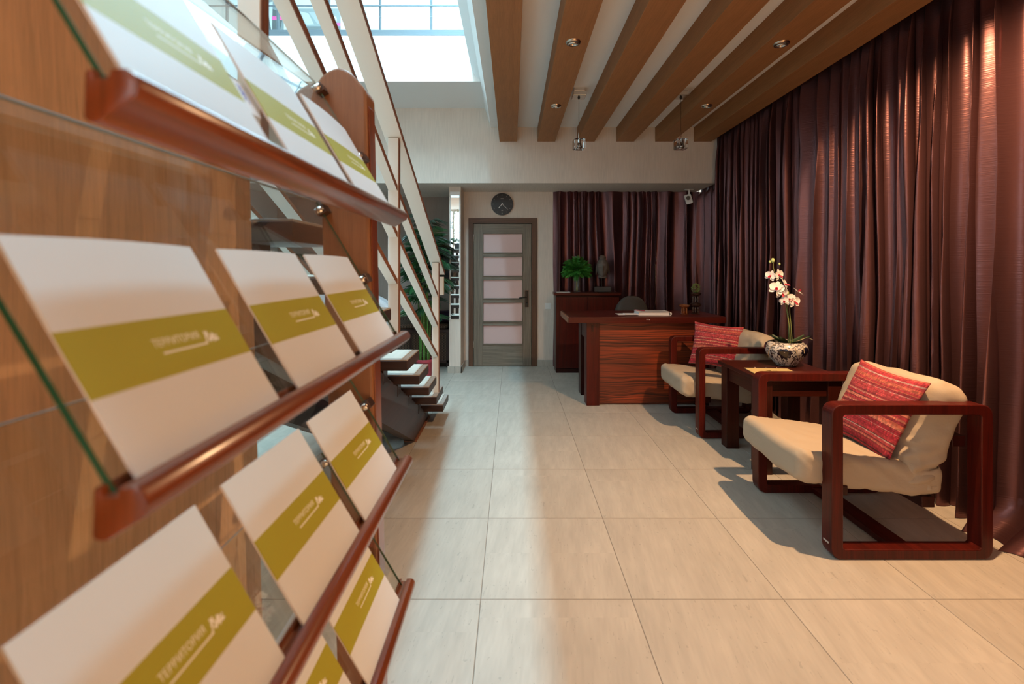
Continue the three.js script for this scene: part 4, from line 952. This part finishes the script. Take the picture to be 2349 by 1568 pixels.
{
  const t = thing('flower_pot', 'round blue and white patterned ceramic pot on the side table', 'pot', null, [1.925, 0.6185, -3.28]);
  part(t, 'ceramic_bowl', lathe([[0.001, 0], [0.062, 0], [0.066, 0.006], [0.085, 0.028], [0.117, 0.070], [0.135, 0.110], [0.136, 0.128], [0.126, 0.152], [0.108, 0.166], [0.100, 0.169], [0.098, 0.165], [0.120, 0.140], [0.120, 0.125]], 64), M.pot);
  part(t, 'soil', lathe([[0.001, 0.142], [0.06, 0.140], [0.118, 0.136]], 32), M.soil);
}
{
  const t = thing('potted_orchid', 'white orchid with red throats in the patterned pot', 'orchid', null, [1.925, 0.757, -3.28]);
  const s1 = [V(0.03, 0, 0), V(0.02, 0.12, 0.01), V(-0.01, 0.30, 0.012), V(-0.045, 0.44, 0.02), V(-0.10, 0.53, 0.03), V(-0.105, 0.585, 0.03)], s2 = [V(0.04, 0, 0.01), V(0.025, 0.14, 0.02), V(0.012, 0.28, 0.03), V(0.045, 0.36, 0.03), V(0.075, 0.385, 0.035)];
  part(t, 'flower_stem', taper(s1, 0.0045, 0.002, 30, 8), M.stem);
  part(t, 'flower_stem', taper(s2, 0.004, 0.0018, 24, 8), M.stem);
  part(t, 'flower_stem', taper([V(0.025, 0, -0.01), V(0.022, 0.2, -0.005), V(0.0, 0.35, 0.0)], 0.0035, 0.002, 16, 8), M.stem);
  const blade = (L, w, cup, bend) => {                       // a petal or leaf along +y, cupped
    const n = 8, m = 6, pos = [], uv = [], idx = [];
    for (let i = 0; i <= n; i++) for (let j = 0; j <= m; j++) { const f = i / n, e = j / m * 2 - 1, ww = w * Math.pow(Math.sin(Math.PI * (0.06 + 0.90 * f)), 0.65); pos.push(e * ww / 2, f * L, cup * (e * e) * ww + bend * L * f * f); uv.push(j / m, f); }
    for (let i = 0; i < n; i++) for (let j = 0; j < m; j++) { const a = i * (m + 1) + j, b = a + 1, c = a + m + 1, d = c + 1; idx.push(a, b, d, a, d, c); }
    const g = new THREE.BufferGeometry(); g.setAttribute('position', new THREE.Float32BufferAttribute(pos, 3)); g.setAttribute('uv', new THREE.Float32BufferAttribute(uv, 2)); g.setIndex(idx); g.computeVertexNormals(); return g;
  };
  const petal = blade(0.044, 0.050, 0.10, 0.10), sepal = blade(0.046, 0.030, 0.10, 0.06), lipG = blade(0.026, 0.020, 0.5, 0.55);
  const column = new THREE.SphereGeometry(0.0065, 12, 10).scale(1, 1, 1.4).translate(0, 0, 0.006);
  const flower = (p, dir, sc, roll) => {
    const f = new THREE.Group(); f.name = 'blossom'; t.add(f);
    f.position.copy(p); f.quaternion.setFromUnitVectors(V(0, 0, 1), dir.clone().normalize()); f.rotateZ(roll); f.scale.setScalar(sc);
    for (const a of [1.25, -1.25]) { const m = part(f, 'petal', petal, M.petal); m.rotation.z = a; m.position.z = 0.003; }
    for (const a of [0, 2.25, -2.25]) { const m = part(f, 'sepal', sepal, M.petal); m.rotation.z = a; }
    const l = part(f, 'lip', lipG, M.lip); l.rotation.set(-0.35, 0, Math.PI); l.position.z = 0.004;
    part(f, 'column', column, M.lip);
  };
  flower(V(-0.080, 0.495, 0.05), V(0.45, 0.05, 1), 0.95, 0.2);
  flower(V(-0.128, 0.490, 0.04), V(-0.8, 0.1, 0.7), 0.85, -0.4);
  flower(V(-0.045, 0.430, 0.06), V(0.7, 0.35, 0.6), 1.05, 0.5);
  flower(V(-0.105, 0.405, 0.07), V(-0.35, 0.25, 0.9), 1.1, -0.3);
  flower(V(-0.075, 0.375, 0.075), V(0.1, -0.4, 1), 1.0, 0.1);
  flower(V(-0.045, 0.318, 0.055), V(-0.5, 0.0, 0.9), 0.70, 0.3);
  flower(V(0.022, 0.312, 0.06), V(0.25, -0.05, 1), 1.0, 0.1);
  flower(V(-0.008, 0.330, 0.055), V(-0.25, 0.1, 1), 0.9, 0.6);
  flower(V(0.055, 0.378, 0.05), V(0.5, 0.8, 0.3), 0.85, -0.6);
  for (const [x, y, z, s] of [[-0.108, 0.598, 0.03, 1.0], [-0.128, 0.588, 0.03, 0.6], [-0.062, 0.572, 0.03, 0.6], [-0.030, 0.372, 0.07, 0.85]]) part(t, 'bud', new THREE.SphereGeometry(0.0125, 14, 12).scale(s, s * 1.3, s).translate(x, y, z), M.bud);
  for (const [a, L, w, b] of [[1.5, 0.15, 0.045, -0.55], [0.9, 0.14, 0.05, -0.5], [-1.3, 0.16, 0.045, -0.35], [-1.75, 0.15, 0.04, -0.4], [2.6, 0.12, 0.045, -0.5], [-0.5, 0.11, 0.04, -0.3]]) {
    const m = part(t, 'leaf', blade(L, w, -0.25, b * 0.5), M.orchidLeaf); m.rotation.order = 'YXZ'; m.rotation.set(0.72, a + Math.PI, 0); m.rotation.x = 1.32; m.position.set(0.01, 0.004, 0); m.rotation.y = -a;
  }
  for (const pts of [[V(0.03, 0.02, 0.03), V(0.07, 0.045, 0.05), V(0.13, 0.06, 0.04), V(0.165, 0.045, 0.04)], [V(-0.05, 0.02, 0.06), V(-0.125, 0.012, 0.06), V(-0.150, -0.03, 0.055), V(-0.145, -0.075, 0.05)], [V(0.0, 0.015, 0.08), V(-0.012, 0.01, 0.125), V(-0.01, -0.03, 0.144), V(0.012, -0.065, 0.133)], [V(0.03, 0.02, 0.06), V(0.045, 0.012, 0.12), V(0.042, -0.03, 0.142)]]) part(t, 'aerial_root', taper(pts, 0.0032, 0.002, 20, 7), M.root);
}

// ---------------------------------------------------------------- alcove: bamboo palm, bench, sofa, wall lamp
function bambooPalm(pos, h, canes, fronds, label, seed, spread) {
  const r = mulberry(seed), t = thing('bamboo_palm', label, 'palm', null, pos);
  part(t, 'plastic_pot', (() => { const pts = [[0.001, 0], [0.082, 0], [0.084, 0.006], [0.103, 0.168], [0.118, 0.170], [0.120, 0.176], [0.121, 0.206], [0.113, 0.208], [0.104, 0.196]]; const g = lathe(pts, 72), q = g.attributes.position; for (let i = 0; i < q.count; i++) { const x = q.getX(i), z = q.getZ(i), y = q.getY(i), a = Math.atan2(z, x); if (y > 0.015 && y < 0.165) { const k = 1 + 0.012 * Math.sign(Math.sin(a * 18)); q.setX(i, x * k); q.setZ(i, z * k); } } g.computeVertexNormals(); return g; })(), M.plasticRed, 'red ribbed plastic pot');
  part(t, 'soil', lathe([[0.001, 0.186], [0.105, 0.182]], 24), M.soil);
  const tips = [];
  for (let k = 0; k < canes; k++) {
    const a = k / canes * 6.283 + 0.4, x = Math.cos(a) * 0.06 * (0.6 + 0.5 * r()), z = Math.sin(a) * 0.06, H = h * (0.72 + 0.28 * r()), lx = (r() - 0.5) * 0.16, lz = (r() - 0.5) * 0.1;
    const pts = [V(x, 0.18, z), V(x + lx * 0.3, 0.18 + H * 0.35, z + lz * 0.4), V(x + lx, 0.18 + H * 0.8, z + lz)];
    const c = part(t, 'cane', taper(pts, 0.0125, 0.008, 24, 9), M.cane);
    const cv = new THREE.CatmullRomCurve3(pts);
    part(c, 'cane_joint', merge([...Array(7)].map((_, q) => { const p = cv.getPointAt(0.06 + q * 0.14); return new THREE.TorusGeometry(0.0128 - 0.0005 * q, 0.0018, 6, 16).rotateX(Math.PI / 2).translate(p.x, p.y, p.z); })), M.caneRing);
    tips.push([cv, H]);
  }
  for (let k = 0; k < fronds; k++) {
    const [cv] = tips[k % tips.length], f = 0.28 + 0.72 * Math.sqrt((k + 0.5) / fronds), p = cv.getPointAt(Math.min(1, f)), a = k * 2.39996 + r();
    const e = 0.45 + 0.75 * r(), dir = V(Math.cos(a) * Math.sin(e), Math.cos(e), Math.sin(a) * Math.sin(e) * 0.9);
    const fg = compoundLeaf(p, dir, spread * (0.7 + 0.4 * r()), 10, 0.018, 0.17, 0.42), fq = fg.attributes.position;
    for (let i = 0; i < fq.count; i++) { const wx = fq.getX(i) + pos[0]; if (wx > -0.86) fq.setZ(i, Math.max(fq.getZ(i), -0.045 + 0.1 * (fq.getZ(i) + 0.045))); }
    part(t, 'frond', fg, [M.leafA, M.leafB, M.leafC][k % 3]);
  }
  return t;
}
bambooPalm([-1.06, 0, -5.66], 2.25, 6, 84, 'tall bamboo palm in a red plastic pot behind the stair railing', 201, 0.30);
bambooPalm([-2.80, 0, -6.2], 1.55, 4, 26, 'smaller bamboo palm in a red pot far behind the stair treads', 202, 0.32);
{
  const t = thing('wicker_bench', 'dark wooden bench with woven wicker sides behind the palm', 'bench', null, [-1.20, 0, -6.34]);
  part(t, 'woven_front', bx(-0.62, 0.36, 0.10, 0.46, 0.20, 0.235), M.wicker);
  part(t, 'woven_back', bx(-0.62, 0.36, 0.30, 0.62, -0.27, -0.24), M.wicker);
  part(t, 'frame', merge([bx(-0.64, 0.38, 0.46, 0.50, -0.27, 0.25, 0.004, 'x'), bx(-0.64, 0.38, 0.06, 0.10, 0.19, 0.24, 0.004, 'x'), bx(-0.64, -0.60, 0.005, 0.46, 0.19, 0.24, 0.003), bx(0.34, 0.38, 0.005, 0.46, 0.19, 0.24, 0.003), bx(-0.14, -0.11, 0.06, 0.46, 0.19, 0.24, 0.003), bx(-0.64, -0.60, 0.005, 0.62, -0.27, -0.22, 0.003), bx(0.34, 0.38, 0.005, 0.62, -0.27, -0.22, 0.003)]), M.stringer);
  part(t, 'seat_pad', soft(0.98, 0.07, 0.48, 0.03, 0.04, (q) => { q.y += 0.006 * N3(q.x * 6, q.z * 6); }).translate(-0.13, 0.536, 0), M.wicker);
}
single('bench_cushion', soft(0.26, 0.14, 0.26, 0.06, 0.02, (q) => { q.y += 0.01 * N3(q.x * 9, q.z * 9); }).translate(-0.92, 0.655, -6.30), M.purple, 'dark purple cushion on the wicker bench', 'cushion');
{
  const t = thing('round_sofa', 'pale grey round-backed sofa behind the stair railing', 'sofa', null, [-1.92, 0, -4.86]);
  part(t, 'backrest', (() => { const pts = []; for (let k = 0; k <= 24; k++) { const a = Math.PI * k / 24; pts.push(V(-Math.cos(a) * 0.62, 0.78 + 0.28 * Math.sin(a), -0.02)); } const s = new THREE.Shape(); s.moveTo(-0.62, 0.30); for (const p of pts) s.lineTo(p.x, p.y); s.lineTo(0.62, 0.30); return extrude(s, 0.16, 0.03).translate(0, 0, -0.42); })(), M.whiteSofa);
  part(t, 'seat', soft(1.2, 0.2, 0.62, 0.06, 0.05).translate(0, 0.34, 0.02), M.whiteSofa);
  part(t, 'sofa_base', bx(-0.58, 0.58, 0.06, 0.25, -0.38, 0.30, 0.02), M.whiteSofa);
  for (const x of [-0.5, 0.5]) for (const z of [-0.32, 0.24]) part(t, 'leg', cyl(0.018, 0.024, 0.07, x, 0, z, 14), M.chrome);
}
{
  const t = thing('wall_lamp', 'small crystal wall lamp with four pins on the taupe wall', 'wall lamp', null, [-1.665, 1.60, -6.655]);
  part(t, 'glass_plate', bx(-0.085, 0.085, -0.085, 0.085, 0.02, 0.028, 0.002), M.pane);
  part(t, 'pin', merge([[-1, -1], [1, -1], [-1, 1], [1, 1]].map(([x, y]) => cyl(0.008, 0.008, 0.04, 0, 0, 0, 12).rotateX(Math.PI / 2).translate(x * 0.07, y * 0.07, -0.002))), M.blackMetal);
  for (const [x, y] of [[-0.02, 0.04], [0.03, 0.045], [-0.02, -0.01], [0.03, -0.01], [0.0, -0.055], [0.045, -0.05]]) part(t, 'crystal', new THREE.OctahedronGeometry(0.022, 0).translate(x, y, 0.052), M.clear);
}
{
  const t = thing('framed_panel', 'black framed panel on the taupe wall by the pillar', 'picture', null, [-0.93, 1.36, -6.655]);
  part(t, 'panel_face', bx(-0.12, 0.12, -0.25, 0.25, 0.004, 0.012), M.black);
  part(t, 'panel_frame', merge([bx(-0.135, -0.12, -0.265, 0.265, 0, 0.02, 0.002), bx(0.12, 0.135, -0.265, 0.265, 0, 0.02, 0.002), bx(-0.12, 0.12, 0.25, 0.265, 0, 0.02, 0.002), bx(-0.12, 0.12, -0.265, -0.25, 0, 0.02, 0.002)]), M.blackMetal);
}
// on the landing and in the stair window, seen in the pillar mirror
{
  const t = thing('landing_plant', 'dark grey potted plant standing on the stair landing', 'potted plant', null, [-1.36, 1.7455, 0.15]);
  part(t, 'pot', lathe([[0.001, 0], [0.075, 0], [0.095, 0.18], [0.09, 0.18], [0.085, 0.16], [0.001, 0.155]], 30), M.greyFabric);
  const r = mulberry(9);
  for (let k = 0; k < 9; k++) { const a = k * 2.4; part(t, 'frond', compoundLeaf(V(0, 0.15, 0), V(Math.cos(a) * 0.6, 1, Math.sin(a) * 0.6), 0.34 + 0.1 * r(), 5, 0.022, 0.14, 0.5), M.leafA); }
}
{
  const t = thing('hanging_vine', 'thin climbing vine hanging in the stair window', 'vine', null, [-1.9, 3.42, 4.22]);
  const r = mulberry(19);
  for (let k = 0; k < 4; k++) {
    const x = (k - 1.5) * 0.16, pts = [V(x, -0.005, 0)]; for (let i = 1; i < 7; i++) pts.push(V(x + (r() - 0.5) * 0.16, -0.22 * i, (r() - 0.5) * 0.05));
    const s = part(t, 'vine_stem', taper(pts, 0.005, 0.003, 40, 6), M.stem), cv = new THREE.CatmullRomCurve3(pts), L = [];
    for (let i = 0; i < 22; i++) { const p = cv.getPointAt(0.05 + i * 0.043), a = r() * 6.28; L.push(new THREE.CircleGeometry(0.03, 6).scale(1, 0.6, 1).rotateZ(a).rotateY(r()).translate(p.x + Math.cos(a) * 0.035, p.y + Math.sin(a) * 0.035, p.z)); }
    part(s, 'vine_leaves', merge(L), M.leafA);
  }
}

renderer.render(scene, camera);
